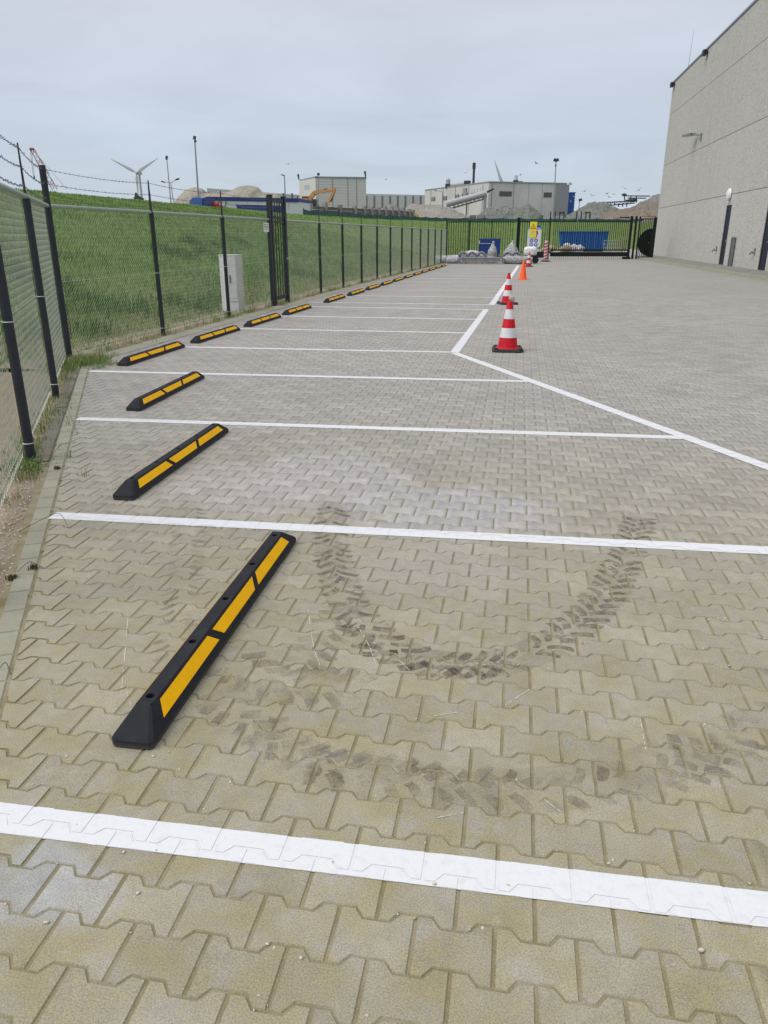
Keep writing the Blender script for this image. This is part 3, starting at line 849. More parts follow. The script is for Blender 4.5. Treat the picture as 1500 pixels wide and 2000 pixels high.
# weeds at the foot of the fence and along the kerb
pts, tn, hh = [], [], []
def weed(x, y, n, r, h, t):
    for _ in range(n):
        pts.append((random.gauss(x, r), random.gauss(y, r), -.005)); tn.append(min(1, max(0, random.gauss(t, .15)))); hh.append(h * random.uniform(.4, 1.2))
for _ in range(170):
    s = lerp(lo_s, hi_s, random.random()); off = OFF_FEN + random.gauss(.0, .07); p = dpt(s, off)
    if p.y < 3.9: continue
    weed(p.x, p.y, random.randint(8, 24), .05, random.uniform(.03, .07), random.choice([.4, .75, .9, 1.]))
for _ in range(40):
    p = gr(50 + random.random() * 45, 925 - random.random() * 70); weed(p.x - .06, p.y, 12, .03, .04, .42)
for _ in range(330):
    y = 9.3 + 42 * random.random(); weed(fx(y) + random.gauss(-.05, .09), y, random.randint(10, 34), .06, random.uniform(.06, .16), random.choice([.4, .6, .8, 1.0]))
for _ in range(120):
    p = Vector((-5.75 + random.gauss(0, .18), 9.2 + random.gauss(0, .35), 0)); weed(p.x, p.y, 26, .05, random.uniform(.05, .13), random.choice([.4, .6, .95]))
for _ in range(26):
    s = lerp(lo_s, hi_s, random.random()); p = dpt(s, OFF_IN + .006)
    if p.y > 1.6: weed(p.x, p.y, random.randint(3, 8), .008, .018, .6)
for u, v in ((60, 880), (130, 895), (160, 930), (270, 655), (420, 630), (300, 668)):
    p = gr(u, v); weed(p.x, p.y, 7, .025, .08, .7)
blades('fence_weeds', pts, np.array(hh), RNG.uniform(.004, .009, len(pts)), np.array(tn), lean=.9)
M_TWIG = mat('dry_twig', (.10, .085, .06), .9, .1)
TWL = ['curved thin twig arching over the kerb stones beside the second white line', 'short thin twig on the kerb stones next to a moss clod', 'upright thin stalk standing in the kerb joint by the third bay', 'thin stalk lying across kerb and verge near the fence post', 'thin twig at the very left edge on the nearest kerb stones']
CLL = ['moss clod on the kerb joint beside the short twig', 'moss clod on the gravel at the lower left edge', 'highest moss clod in the kerb joint, nearest the third white line']
for ti, (px, zs) in enumerate((([(40, 1040), (95, 1025), (120, 1022), (135, 1035)], (.01, .05, .06, .01)), ([(35, 1120), (60, 1108), (85, 1112)], (.01, .03, .01)), ([(140, 760), (132, 800), (152, 850)], (.12, .08, .0)),
               ([(95, 905), (118, 880), (150, 868)], (.01, .04, .02)), ([(0, 1310), (14, 1307), (22, 1318)], (.01, .03, .0)))):
    pl = [gr(u, v) + Vector((0, 0, z)) for (u, v), z in zip(px, zs)]
    o = B().path(catmull(pl, 6), .0016, 5).build('twig', M_TWIG); o['label'] = TWL[ti]; o['category'] = 'twig'; o['group'] = 'dry twigs on the kerb'
M_LEAF = mat('dark_moss_clod', (.11, .10, .06), .95, .1)
for i, (u, v) in enumerate(((66, 1110), (24, 1130), (112, 916))):
    p = gr(u, v); pts2 = RNG.normal(0, .011, (60, 3)) * np.array([1, 1, .35]) + np.array([p.x, p.y, .006])
    o = blades('moss_clod', pts2, np.full(60, .014), np.full(60, .006), np.full(60, .1), M_LEAF, .9)
    del o['kind']; o['label'] = CLL[i]; o['category'] = 'clod'; o['group'] = 'moss clods along the kerb'

# ------------------------------------------------------------------ chain link fence
def chain(bm, A, Bp, z0, z1, p=.062, q_=.062, r=.0021):
    """woven diamond wire between two ground points"""
    A, Bp = Vector(A), Vector(Bp); Lg = (Bp - A).length; d = (Bp - A).normalized(); nn = Vector((-d.y, d.x, 0))
    nw = int(Lg / p); nk = int((z1 - z0) / (q_ / 2))
    k = np.arange(nk + 1)
    V_, F_ = [], []
    ring = [(math.cos(t), math.sin(t)) for t in (0, 2.094, 4.189)]
    s0_ = (Lg - nw * p) / 2 + p / 2
    for i in range(nw):
        sgn = np.where((k + i * 0) % 2 == 0, -1., 1.)
        ss = s0_ + i * p + sgn * p * .52; ssn = np.clip(ss, 0, Lg); zz_ = z0 + k * q_ / 2; off = sgn * r * 1.0
        c = np.c_[A.x + d.x * ssn + nn.x * off, A.y + d.y * ssn + nn.y * off, zz_]
        vs = np.concatenate([c + np.array([d.x * a * r + nn.x * b_ * r, d.y * a * r + nn.y * b_ * r, a * r * .0]) for a, b_ in ring], 1).reshape(-1, 3)
        V_.append(vs)
    V_ = np.concatenate(V_)
    m1 = (nk + 1) * 3
    seg = np.arange(nk)[:, None, None] * 3 + np.array([[0, 1, 4, 3], [1, 2, 5, 4], [2, 0, 3, 5]])[None]
    F_ = (seg.reshape(-1, 4)[None] + (np.arange(nw) * m1)[:, None, None]).reshape(-1, 4)
    return V_, F_
RAILZ, TOPZ = 1.965, 2.44
FSTEP = 2.6
diag_posts = [Vector((-6.02, 9.49, 0)) + Vector((1.205, -2.25, 0)) * k for k in range(4)]
def post(parent, p, d, end=False):
    """round post with a flat tapered barb-wire arm; d = fence direction"""
    b_ = B()
    if end:
        b_.tube((p.x, p.y, -.1), (p.x, p.y, TOPZ), .042, .042, 12); o = b_.build('post', M_POST, parent)
        B().tube((p.x, p.y, TOPZ), (p.x, p.y, TOPZ + .018), .04, .036, 12).build('post_cap', M_POST, o) if False else None
        return o
    b_.tube((p.x, p.y, -.1), (p.x, p.y, RAILZ - .03), .037, .037, 12)
    b_.tube((p.x, p.y, RAILZ - .10), (p.x, p.y, RAILZ - .02), .040, .040, 12)
    o = b_.build('post', M_POST, parent)
    for z in ((.12, 1.02) if p.y < 16 else (1.02,)): B().lathe([(.0385, z - .004), (.042, z), (.0385, z + .004)], 12, (p.x, p.y, 0), cap=False).build('wire_tie', M_WIRE, o)
    a = B(); n_ = Vector((-d.y, d.x, 0))
    a.hexa([p + d * .034 * i + n_ * .014 * j + Vector((0, 0, RAILZ - .06)) for i, j in ((-1, -1), (1, -1), (1, 1), (-1, 1))], [p + d * .026 * i + n_ * .01 * j + Vector((0, 0, RAILZ + .05)) for i, j in ((-1, -1), (1, -1), (1, 1), (-1, 1))])
    a.hexa([p + d * .026 * i + n_ * .01 * j + Vector((0, 0, RAILZ + .05)) for i, j in ((-1, -1), (1, -1), (1, 1), (-1, 1))], [p + d * .011 * i + n_ * .006 * j + Vector((0, 0, TOPZ)) for i, j in ((-1, -1), (1, -1), (1, 1), (-1, 1))])
    a.build('barb_arm', M_POST, parent)
def fence(label, posts, ends, mesh_r, barb=True, p_=.062):
    f = thing('chain_link_fence', label, 'fence', posts[0])
    for i, p in enumerate(posts):
        d = (posts[min(i + 1, len(posts) - 1)] - posts[max(i - 1, 0)]).normalized()
        if i not in ends or ends[i]: post(f, p, d, ends.get(i, False) if isinstance(ends, dict) else False)
    for a, b_ in zip(posts[:-1], posts[1:]):
        d = (b_ - a).normalized(); n_ = Vector((-d.y, d.x, 0)) * .044
        if n_.x > 0: n_ = n_          # mesh hangs on the yard side of the posts
        V_, F_ = chain(None, a + d * .03 + n_, b_ - d * .03 + n_, .04, RAILZ, p_, .062, mesh_r)
        o = npmesh('wire_mesh', V_ - np.array(posts[0]), F_, M_WIRE, f); o['kind'] = 'stuff'
        B().tube(a + d * .03 + Vector((0, 0, RAILZ)), b_ - d * .03 + Vector((0, 0, RAILZ)), .024, .024, 10).build('top_rail', M_RAIL, f)
        for z in (1.02, .10): B().tube(a + n_ * 1.15 + Vector((0, 0, z)), b_ + n_ * 1.15 + Vector((0, 0, z + random.uniform(-.01, .01))), .0026, .0026, 5).build('tension_wire', M_WIRE, f)
    if barb:
        for z in (2.06, 2.23, 2.40):
            b_ = B()
            for a, c in zip(posts[:-1], posts[1:]):
                prev = None; nsg = 10
                for k in range(nsg + 1):
                    t = k / nsg; p = a.lerp(c, t) + Vector((0, 0, z - .035 * 4 * t * (1 - t) + random.uniform(-.003, .003)))
                    if prev is not None: b_.tube(prev, p, .003, .003, 5)
                    prev = p
                L_ = (c - a).length; nb = int(L_ / .105)
                for k in range(nb):
                    t = (k + .5) / nb; p = a.lerp(c, t) + Vector((0, 0, z - .035 * 4 * t * (1 - t)))
                    for _ in range(2):
                        dv = Vector((random.uniform(-1, 1), random.uniform(-1, 1), random.uniform(-1, 1))).normalized() * .018
                        b_.tube(p - dv, p + dv, .0019, .0019, 4)
            b_.build('barbed_wire', M_BARB, f)
    return f
GP0, GP1 = 18.30, 19.32
fence('slanting chain link fence with barbed wire at the left edge beside the gravel verge', diag_posts[::-1], {3: False}, .0027, True, .070)
main1 = [Vector((fx(y), y, 0)) for y in (9.49, 12.30, 15.30, 18.16)]
fence('chain link fence run between the tall corner post and the narrow dark gate', main1, {0: True, 3: False}, .0038, True, .066)
main2 = [Vector((fx(y), y, 0)) for y in [19.46] + [22.6 + 2.6 * k for k in range(12)]]
fence('long chain link fence run beyond the narrow gate beside the row of parking bays', main2, {0: False, 12: True}, .0040, False, .07)

# ------------------------------------------------------------------ narrow gate in the fence
g = thing('fence_gate', 'tall narrow dark barred gate in the chain link fence', 'gate', (fx(GP0), GP0, 0))
a, c = Vector((fx(GP0), GP0, 0)), Vector((fx(GP1), GP1, 0)); d = (c - a).normalized()
RZ = Matrix.Rotation(math.atan2(d.y, d.x), 3, 'Z')
for p in (a, c):
    o = B().box(p + Vector((0, 0, 1.25)), (.10, .10, 2.5), RZ).build('gate_post', M_POST, g)
    B().box(p + Vector((0, 0, 2.507)), (.13, .13, .014), RZ).build('post_cap', M_POST, o)
B().box(a - d * .13 + Vector((0, 0, 1.24)), (.08, .08, 2.48), RZ).build('fence_end_post', M_POST, g)
for z, h_ in ((2.40, .09), (2.02, .05), (1.92, .05), (.16, .10)): B().box((a + c) / 2 + Vector((0, 0, z)), ((c - a).length - .12, .045, h_), RZ).build('gate_rail', M_POST, g)
for k in range(5):
    t = .13 + .74 * k / 4
    B().box(a.lerp(c, t) + Vector((0, 0, 1.27)), (.024, .024, 2.2), RZ).build('gate_bar', M_POST, g)
lk = B().box(a.lerp(c, .88) + Vector((.035, 0, 1.05)), (.07, .05, .20), RZ).build('lock_box', M_POST, g)
B().tube(a.lerp(c, .88) + Vector((.06, 0, 1.06)), a.lerp(c, .88) + Vector((.12, 0, 1.06)), .022, .02, 10).build('gate_handle', M_GALV, lk)
# small notice on the mesh
p = at(523.5, 441, fx(17.2) and 17.45)
sg = thing('notice_plate', 'small white notice plate wired to the fence left of the narrow gate', 'sign', (fx(17.78) + .055, 17.78, 1.79))
B().box((0, 0, 0), (.006, .36, .20)).build('plate', M_WHITE, sg, world=False)
M_INK = mat('grey_print', (.22, .23, .25), .6, .3)
for yy_, zz_, w_, h_ in ((-.10, .06, .10, .02), (.07, .055, .12, .018), (-.11, .015, .05, .05), (-.04, .005, .035, .045), (.05, .01, .05, .05), (.12, .0, .04, .025), (.02, -.045, .12, .016), (-.1, -.04, .06, .016)):
    B().box((.0045, yy_, zz_), (.002, w_, h_)).build('print_mark', M_INK, sg, world=False)

# ------------------------------------------------------------------ utility cabinet behind the fence
cb = thing('utility_cabinet', 'pale grey utility cabinet standing on the grass behind the fence', 'cabinet', (-6.36, 16.75, 0), math.radians(-6))
cb.scale = (.9, 1, 1)
B().box((-.115, 0, .60), (.228, .30, 1.20)).build('side_housing', M_WHITE, cb, world=False)
B().box((.115, 0, .60), (.224, .30, 1.20)).build('housing', M_CAB, cb, world=False)
dr = B().box((.115, -.154, .74), (.20, .012, .88)).build('door', M_CAB, cb, world=False)
B().box((.05, -.168, .70), (.024, .022, .16)).build('handle', M_POST, dr, world=False)
B().box((0, 0, 1.207), (.48, .32, .014)).build('lid', M_WHITE, cb, world=False)
B().box((.115, -.152, .22), (.20, .008, .012)).build('plinth_seam', M_INK, cb, world=False)

# ------------------------------------------------------------------ wheel stops
SL, SWD, SH = 1.83, .15, .10
def stop_body():
    b_ = B(); w, L2 = SWD / 2, SL / 2
    def ring(z, hw, hl, ch):
        return [(-hw + ch, -hl, z), (hw - ch, -hl, z), (hw, -hl + ch, z), (hw, hl - ch, z), (hw - ch, hl, z), (-hw + ch, hl, z), (-hw, hl - ch, z), (-hw, -hl + ch, z)]
    tw, tl = .028, L2 - .108
    rs = [ring(0, w - .004, L2 - .004, .012), ring(.006, w, L2, .014), ring(.030, w, L2, .014), ring(.038, w - .005, L2 - .008, .014), ring(SH - .006, tw + .004, tl + .008, .006), ring(SH, tw, tl, .005)]
    o_ = []
    vs = [p for r_ in rs for p in r_]; fs = []
    for k in range(len(rs) - 1):
        for i in range(8): fs.append((k * 8 + i, k * 8 + (i + 1) % 8, (k + 1) * 8 + (i + 1) % 8, (k + 1) * 8 + i))
    fs.append(tuple(reversed(range(8))))
    b_.add(vs, fs)
    # top with five bolt holes
    hy = [-.752 + .376 * k for k in range(5)]; rh = .0155; sq = .024
    top = 5 * 8
    edges = [-tl]
    for y in hy: edges += [y - sq, y + sq]
    edges.append(tl)
    def X_(y): return tw - (.005 if abs(abs(y) - tl) < 1e-6 else 0)
    for i in range(0, len(edges), 2):
        y0_, y1_ = edges[i], edges[i + 1]
        b_.add([(-X_(y0_), y0_, SH), (X_(y0_), y0_, SH), (X_(y1_), y1_, SH), (-X_(y1_), y1_, SH)], [(0, 1, 2, 3)])
    for y in hy:
        n_ = 16; outer = []; inner = []; low = []
        for k in range(n_):
            t = 2 * math.pi * (k + .5) / n_; cx, cy = math.cos(t), math.sin(t)
            s_ = min(tw / abs(cx) if abs(cx) > 1e-6 else 9, sq / abs(cy) if abs(cy) > 1e-6 else 9)
            outer.append((cx * s_, y + cy * s_, SH)); inner.append((cx * rh, y + cy * rh, SH)); low.append((cx * rh, y + cy * rh, SH - .05))
        b_.add(outer + inner, [(k, (k + 1) % n_, n_ + (k + 1) % n_, n_ + k) for k in range(n_)])
        b_.add(inner + low, [(k, (k + 1) % n_, n_ + (k + 1) % n_, n_ + k) for k in range(n_)])
        b_.add(low, [tuple(range(n_))])
        # fill the square corners left by the radial ring
        for sx in (-1, 1):
            for sy in (-1, 1):
                cand = sorted(outer, key=lambda p: (p[0] - sx * tw) ** 2 + (p[1] - y - sy * sq) ** 2)[:2]
                b_.add([(sx * tw, y + sy * sq, SH), cand[0], cand[1]], [(0, 1, 2)])
    return b_
def make_stop():
    t = thing('wheel_stop', '', 'wheel stop', (0, 0, 0), 0, 'wheel stops along the parking bays')
    stop_body().build('body', M_RUBBER, t, world=False)
    w, L2 = SWD / 2, SL / 2
    for sd in (1, -1):
        pa = Vector((sd * (w - .005), 0, .038)); pb = Vector((sd * .032, 0, SH - .006)); nrm = Vector((sd * (SH - .044), 0, (w - .005 - .032))).normalized() * .0022
        def P_(y, f): return pa.lerp(pb, f) + Vector((0, y, 0)) + nrm
        for (yl0, yl1, yh0, yh1) in ((-.795, -.262, -.752, -.31), (-.205, .205, -.255, .255), (.262, .795, .31, .752)):
            lo_, hi_ = .17, .92
            q0 = [P_(yl0, lo_), P_(yl1, lo_), P_(yh1, hi_), P_(yh0, hi_)]
            if sd < 0: q0 = q0[::-1]
            b_ = B(); b_.hexa([p - nrm * .9 for p in q0], q0); b_.build('reflective_strip', M_YELLOW, t, world=False)
    return t
proto = make_stop()
stops = []   # near end centre, direction
def stop_place(nc, rot):
    d_ = Vector((-math.sin(rot), math.cos(rot), 0)); return Vector((nc[0], nc[1], 0)) + d_ * SL / 2
spec = [((-1.175, 1.885), .018), ((-2.43, 4.195), .027), ((-3.62, 6.64), .05)]
spec += [((-5.05, 9.12), .0)]
ctr_y = [12.28, 14.6, 16.85, 20.1, 22.5, 24.9, 27.25, 29.6, 32.0, 34.35, 36.7, 39.1, 41.6, 44.1]
for y in ctr_y: spec.append(((Pl([12, 17, 22.7, 44.3], [-5.02, -4.90, -4.72, -4.22], y), y - SL / 2), -.018))
words = ['largest black rubber wheel stop with yellow strips, nearest the camera at lower left', 'black wheel stop with yellow strips just beyond the second white line',
         'black wheel stop with yellow strips in the bay where the slanting kerb ends', 'first wheel stop of the straight row, beside the fence corner post',
         'wheel stop two bays before the narrow gate, beside the first line post', 'wheel stop in the bay in front of the pale grey utility cabinet', 'wheel stop in the bay right beside the narrow dark gate',
         'first wheel stop beyond the narrow dark gate, after the walkway gap'] + ['%s wheel stop beyond the narrow dark gate, counted away from the camera' % w_ for w_ in ('second', 'third', 'fourth', 'fifth', 'sixth', 'seventh', 'eighth', 'ninth', 'tenth')] + ['farthest wheel stop of the row, by the wrapped roll at the end of the fence']
for i, (nc, rot) in enumerate(spec):
    o = proto if i == 0 else copy_tree(proto)
    o.location = stop_place(nc, rot); o.rotation_euler = (0, 0, rot); o['label'] = words[min(i, len(words) - 1)]

# ------------------------------------------------------------------ traffic cones
def make_cone():
    t = thing('traffic_cone', '', 'cone', (0, 0, 0), 0, 'red and white traffic cones')
    b_ = B()
    oc = lambda hw, ch, z: [(-hw + ch, -hw, z), (hw - ch, -hw, z), (hw, -hw + ch, z), (hw, hw - ch, z), (hw - ch, hw, z), (-hw + ch, hw, z), (-hw, hw - ch, z), (-hw, -hw + ch, z)]
    b_.hexa(oc(.225, .06, .0), oc(.228, .06, .02)); b_.hexa(oc(.228, .06, .02), oc(.215, .06, .045))
    bs = b_.build('base', M_CONEBASE, t, world=False)
    for sx, sy in ((-1, -1), (1, -1), (1, 1), (-1, 1)):
        B().box((sx * .175, sy * .175, .052), (.05, .03, .014), Matrix.Rotation(math.pi / 4 * sx * sy, 3, 'Z')).build('stacking_lug', M_CONEBASE, bs, world=False)
    r = lambda z: lerp(.148, .032, (z - .05) / .69)
    B().lathe([(.175, .045), (.170, .052), (.152, .06), (r(.09), .09), (r(.74), .74), (r(.74) - .008, .75), (.02, .75), (.02, .70)], 32).build('cone_body', M_RED, t, world=False)
    for z0, z1 in ((.20, .335), (.465, .60)):
        B().lathe([(r(z0) + .0005, z0 - .001), (r(z0) + .0025, z0), (r(z1) + .0025, z1), (r(z1) + .0005, z1 + .001)], 32, cap=False).build('reflective_band', M_WHITEFILM, t, world=False)
    return t
cone = make_cone()
c1 = gr(991, 685); c2 = gr(991, 594); c4 = gr(1032, 521)
for i, (p, lab, rz) in enumerate(((c1, 'large red and white striped cone nearest the camera, right of the line corner', .05), (c2, 'red and white striped cone partly hidden behind the nearest cone', .3), (c4, 'small distant red and white cone beside the wrapped goods', .1))):
    o = cone if i == 0 else copy_tree(cone); o.location = (p.x, p.y, 0); o.rotation_euler = (0, 0, rz); o['label'] = lab
# a crumpled pale bag tip sits over the top of the nearest cone
def lump(name, c, rad, m_, seed, amp=.25, fr=2.2, parent=None, flat=None, nu=28, nv_=16, world=True, boxy=0):
    b_ = B(); vs = []; fs = []
    for j in range(nv_ + 1):
        th = math.pi * j / nv_
        for i in range(nu):
            ph = 2 * math.pi * i / nu; d_ = Vector((math.sin(th) * math.cos(ph), math.sin(th) * math.sin(ph), math.cos(th)))
            if boxy: d_ = d_ / (abs(d_.x) ** boxy + abs(d_.y) ** boxy + abs(d_.z) ** boxy) ** (1 / boxy)
            k = 1 + amp * mnoise.noise(d_ * fr + Vector((seed, seed * 2, 0))) + amp * .4 * mnoise.noise(d_ * fr * 3 + Vector((seed, 0, seed)))
            p = Vector((d_.x * rad[0], d_.y * rad[1], d_.z * rad[2])) * k
            if flat is not None: p.z = max(p.z, flat)
            vs.append(Vector(c) + p)
    for j in range(nv_):
        for i in range(nu): fs.append((j * nu + i, (j + 1) * nu + i, (j + 1) * nu + (i + 1) % nu, j * nu + (i + 1) % nu))
    b_.add(vs, fs, True); return b_.build(name, m_, parent, world)
M_DUST = mat('dusty_cap', (.42, .40, .36), .8, .2, 0, .35, 60)
lump('cone_cap', (c1.x + .02, c1.y, .745), (.042, .042, .05), M_DUST, 4, .35, 2.5)
tag(bpy.data.objects['cone_cap'], 'crumpled pale grey wad stuck on the tip of the nearest cone', 'wad')
p = gr(1021, 546)
t = thing('traffic_cone', 'plain bright orange cone without bands between the striped cones', 'cone', (p.x, p.y, 0))
bb = B(); bb.hexa([(-.21, -.21, 0), (.21, -.21, 0), (.21, .21, 0), (-.21, .21, 0)], [(-.205, -.205, .022), (.205, -.205, .022), (.205, .205, .022), (-.205, .205, .022)]); bb.build('base', M_ORANGE, t, world=False)
B().lathe([(.165, .02), (.150, .035), (.026, .755), (.018, .765), (.014, .74)], 28).build('cone_body', M_ORANGE, t, world=False)

# ------------------------------------------------------------------ bar fence, sliding gate and side gate across the yard end
def Lg(u0, Y0_, u1, Y1_):
    a_ = at(u0, 503, Y0_); b2 = at(u1, 503, Y1_); a_.z = b2.z = 0; return a_, b2
def bars(parent, a_, b2, z0, z1, pitch, r=.021, name='bar', mid=()):
    L_ = (b2 - a_).length; n_ = max(1, round(L_ / pitch)); me = None
    for k in range(1, n_):
        p = a_.lerp(b2, k / n_)
        if me is None:
            o = B().box((0, 0, (z0 + z1) / 2), (r * 2, r * 2, z1 - z0)).build(name, M_BLACK); me = o.data; bpy.data.objects.remove(o)
        o = bpy.data.objects.new(name, me); COL.objects.link(o); o.parent = parent; o.location = p - Vector(parent.location)
def beam(parent, a_, b2, z, w, h_, name, m_=None):
    d_ = (b2 - a_); R_ = Matrix.Rotation(math.atan2(d_.y, d_.x), 3, 'Z')
    return B().box((a_ + b2) / 2 + Vector((0, 0, z)), (d_.length, w, h_), R_).build(name, m_ or M_BLACK, parent)
def bpost(parent, p, w, h_, name='post'):
    return B().box(Vector(p) + Vector((0, 0, h_ / 2)), (w, w, h_)).build(name, M_BLACK, parent)
FY = 59.0
a_, b2 = Lg(871, FY - .5, 1003, FY)
bf = thing('bar_fence', 'black vertical bar fence behind the wrapped goods at the end of the bays', 'fence', a_)
bars(bf, a_, b2, .08, 2.62, .172)
for z in (2.55, .14): beam(bf, a_, b2, z, .04, .05, 'rail')
for t_ in (0, .33, .66): bpost(bf, a_.lerp(b2, t_), .08, 2.68)
a_, b2 = Lg(1008, FY, 1070, FY)
pf = thing('bar_fence', 'short black bar fence panel behind the white safety board', 'fence', a_)
bars(pf, a_, b2, .08, 2.60, .165)
for z in (2.56, .5, .22): beam(pf, a_, b2, z, .05, .06, 'rail')
for t_ in (0, .04): bpost(pf, a_.lerp(b2, t_), .12, 2.86)
bpost(pf, b2, .11, 2.85)
beam(pf, a_.lerp(b2, .35), b2, .32, .3, .42, 'gate_roller_box')
a_, b2 = Lg(1074, FY + .3, 1224, FY + 1.5)
sgt = thing('sliding_gate', 'long black sliding gate of vertical bars closing the yard', 'gate', a_)
bars(sgt, a_, b2, .62, 2.62, .142)
beam(sgt, a_, b2, 2.62, .05, .06, 'top_rail'); beam(sgt, a_, b2, .63, .06, .10, 'mid_rail'); beam(sgt, a_, b2, .34, .12, .30, 'bottom_beam')
bars(sgt, a_, b2, .06, .24, .142, .012, 'lower_bar')
beam(sgt, a_.lerp(b2, .855), a_.lerp(b2, .985), 2.86, .08, .08, 'toothed_bar')
a2, b3 = Lg(1226, FY + 1.5, 1231, FY + 1.6)
pt = thing('gate_portal', 'twin black portal posts at the right end of the sliding gate', 'gate post', a2)
bpost(pt, a2, .18, 2.95); bpost(pt, b3 + Vector((.15, .05, 0)), .14, 2.95); B().box(a2 + Vector((-.12, -.1, .08)), (.55, .4, .16)).build('base_plate', M_BLACK, pt)
a_, b2 = Lg(1242, FY + 1.8, 1272, FY + 2.4)
sg2 = thing('side_gate', 'black barred pedestrian gate with round shield against the building', 'gate', a_)
bars(sg2, a_, b2, .12, 2.75, .155)
for z in (2.78, .14): beam(sg2, a_, b2, z, .05, .06, 'rail')
beam(sg2, a_.lerp(b2, .1), b2, 2.95, .03, .03, 'upper_rail')
bpost(sg2, a_, .10, 2.95); bpost(sg2, b2, .2, 2.9)
bb = B(); ctr = b2 + Vector((-.12, -.06, 1.15)); pl = [ctr + Vector((-.98 * math.sin(t_), 0, .98 * math.cos(t_))) for t_ in np.linspace(0, math.pi, 28)]
bb.prism(pl, (0, .012, 0)); sh = bb.build('lock_shield', M_BLACK, sg2)
B().tube(ctr + Vector((-.18, -.05, -.02)), ctr + Vector((-.18, .0, -.02)), .03, .03, 10).build('handle', M_GALV, sh)

# ---- safety board on the fence
M_SIGNW = mat('sign_white', (.66, .68, .76), .4, .4, 0, .06, 4); M_SIGNB = mat('sign_blue', (.035, .095, .34), .4, .4, 0, .08, 4)
M_SIGNY = mat('sign_yellow', (.80, .72, .03), .4, .4, 0, .05, 4); M_SIGNR = mat('sign_red', (.55, .03, .03), .4, .4); M_SIGNK = mat('sign_black', (.02, .02, .02), .5, .4); M_SIGNG = mat('sign_grey', (.45, .46, .35), .5, .4)
SY = FY - .35
def spt(u, v, dy=0.): return at(u, v, SY + dy)
P00 = spt(1030, 484)
sb = thing('safety_board', 'white site safety board with blue header and round pictograms', 'sign', (P00.x, P00.y, 0))
kx = lambda u: spt(u, 460).x
def rect(u0, u1, v0, v1, dy, name, m_, parent, th=.012, rc=0):
    p0, p1 = spt(u0, v1, dy), spt(u1, v0, dy)
    if rc:
        r_ = rc; pl = [Vector((p0.x, p0.y, p1.z)), Vector((p0.x, p0.y, p0.z + r_))]
        pl += [Vector((p0.x + r_ - r_ * math.cos(t_), p0.y, p0.z + r_ - r_ * math.sin(t_))) for t_ in np.linspace(.2, math.pi / 2, 6)]
        pl += [Vector((p1.x - r_ + r_ * math.sin(t_), p0.y, p0.z + r_ - r_ * math.cos(t_))) for t_ in np.linspace(0, math.pi / 2 - .2, 6)]
        pl += [Vector((p1.x, p0.y, p0.z + r_)), Vector((p1.x, p0.y, p1.z))]
        return B().prism(pl, (0, th, 0)).build(name, m_, parent)
    return B().box(((p0.x + p1.x) / 2, p0.y + th / 2, (p0.z + p1.z) / 2), (p1.x - p0.x, th, p1.z - p0.z)).build(name, m_, parent)
rect(1029, 1057.5, 448, 483, 0, 'board', M_SIGNW, sb, .012, .2)
rect(1033, 1057.5, 440, 447.8, 0, 'header', M_SIGNB, sb)
rect(1033, 1056, 444.8, 446.2, -.004, 'header_line', M_SIGNW, sb, .004)
for u, v in ((1038, 470), (1047, 470), (1037.5, 478), (1046.5, 478)):
    c = spt(u, v, -.004); pd = B().prism([c + Vector((.125 * math.cos(t_), 0, .125 * math.sin(t_))) for t_ in np.linspace(0, 2 * math.pi, 20)[:-1]], (0, .004, 0)).build('pictogram', M_SIGNB, sb)
    lump('pictogram_figure', c + Vector((0, -.003, .0)), (.045, .003, .07), M_SIGNW, u % 7, .6, 2.5, pd, None, 12, 8)
for u, v in ((1049, 453), (1047, 461), (1049.5, 456.5)):
    c = spt(u, v, -.004); pd = B().prism([c + Vector((.07 * math.cos(t_), 0, .07 * math.sin(t_))) for t_ in np.linspace(0, 2 * math.pi, 16)[:-1]], (0, .004, 0)).build('prohibition_mark', M_SIGNR, sb)
for u in (1034, 1054): B().box(spt(u, 444, .12), (.05, .22, .04)).build('bracket', M_BLACK, sb)
SY -= .06
ys_ = thing('warning_sign', 'yellow warning sign with a triangle, fixed over the white safety board', 'sign', (spt(1041, 450).x, SY, 0))
rect(1035, 1049, 433, 448.5, 0, 'panel', M_SIGNY, ys_); rect(1034.2, 1047.5, 448.6, 464, 0, 'lower_panel', M_SIGNY, ys_)
tri = lambda s_, dy: [spt(1041.8, 442.6, dy) + Vector((s_ * math.sin(t_), 0, s_ * math.cos(t_) - .03)) for t_ in (0, 2.094, 4.189)]
B().prism(tri(.235, -.004), (0, .004, 0)).build('triangle', M_SIGNR, ys_); B().prism(tri(.145, -.008), (0, .003, 0)).build('triangle_field', M_SIGNY, ys_)
c = spt(1041.8, 442.9, -.012); B().box(c + Vector((0, 0, .01)), (.03, .003, .09)).box(c + Vector((0, 0, -.065)), (.03, .003, .028)).build('exclamation_mark', M_SIGNK, ys_)
for v in (451.5, 453.5, 456.5): rect(1037.5, 1045, v, v + 1, -.004, 'text_line', M_SIGNG, ys_, .003)

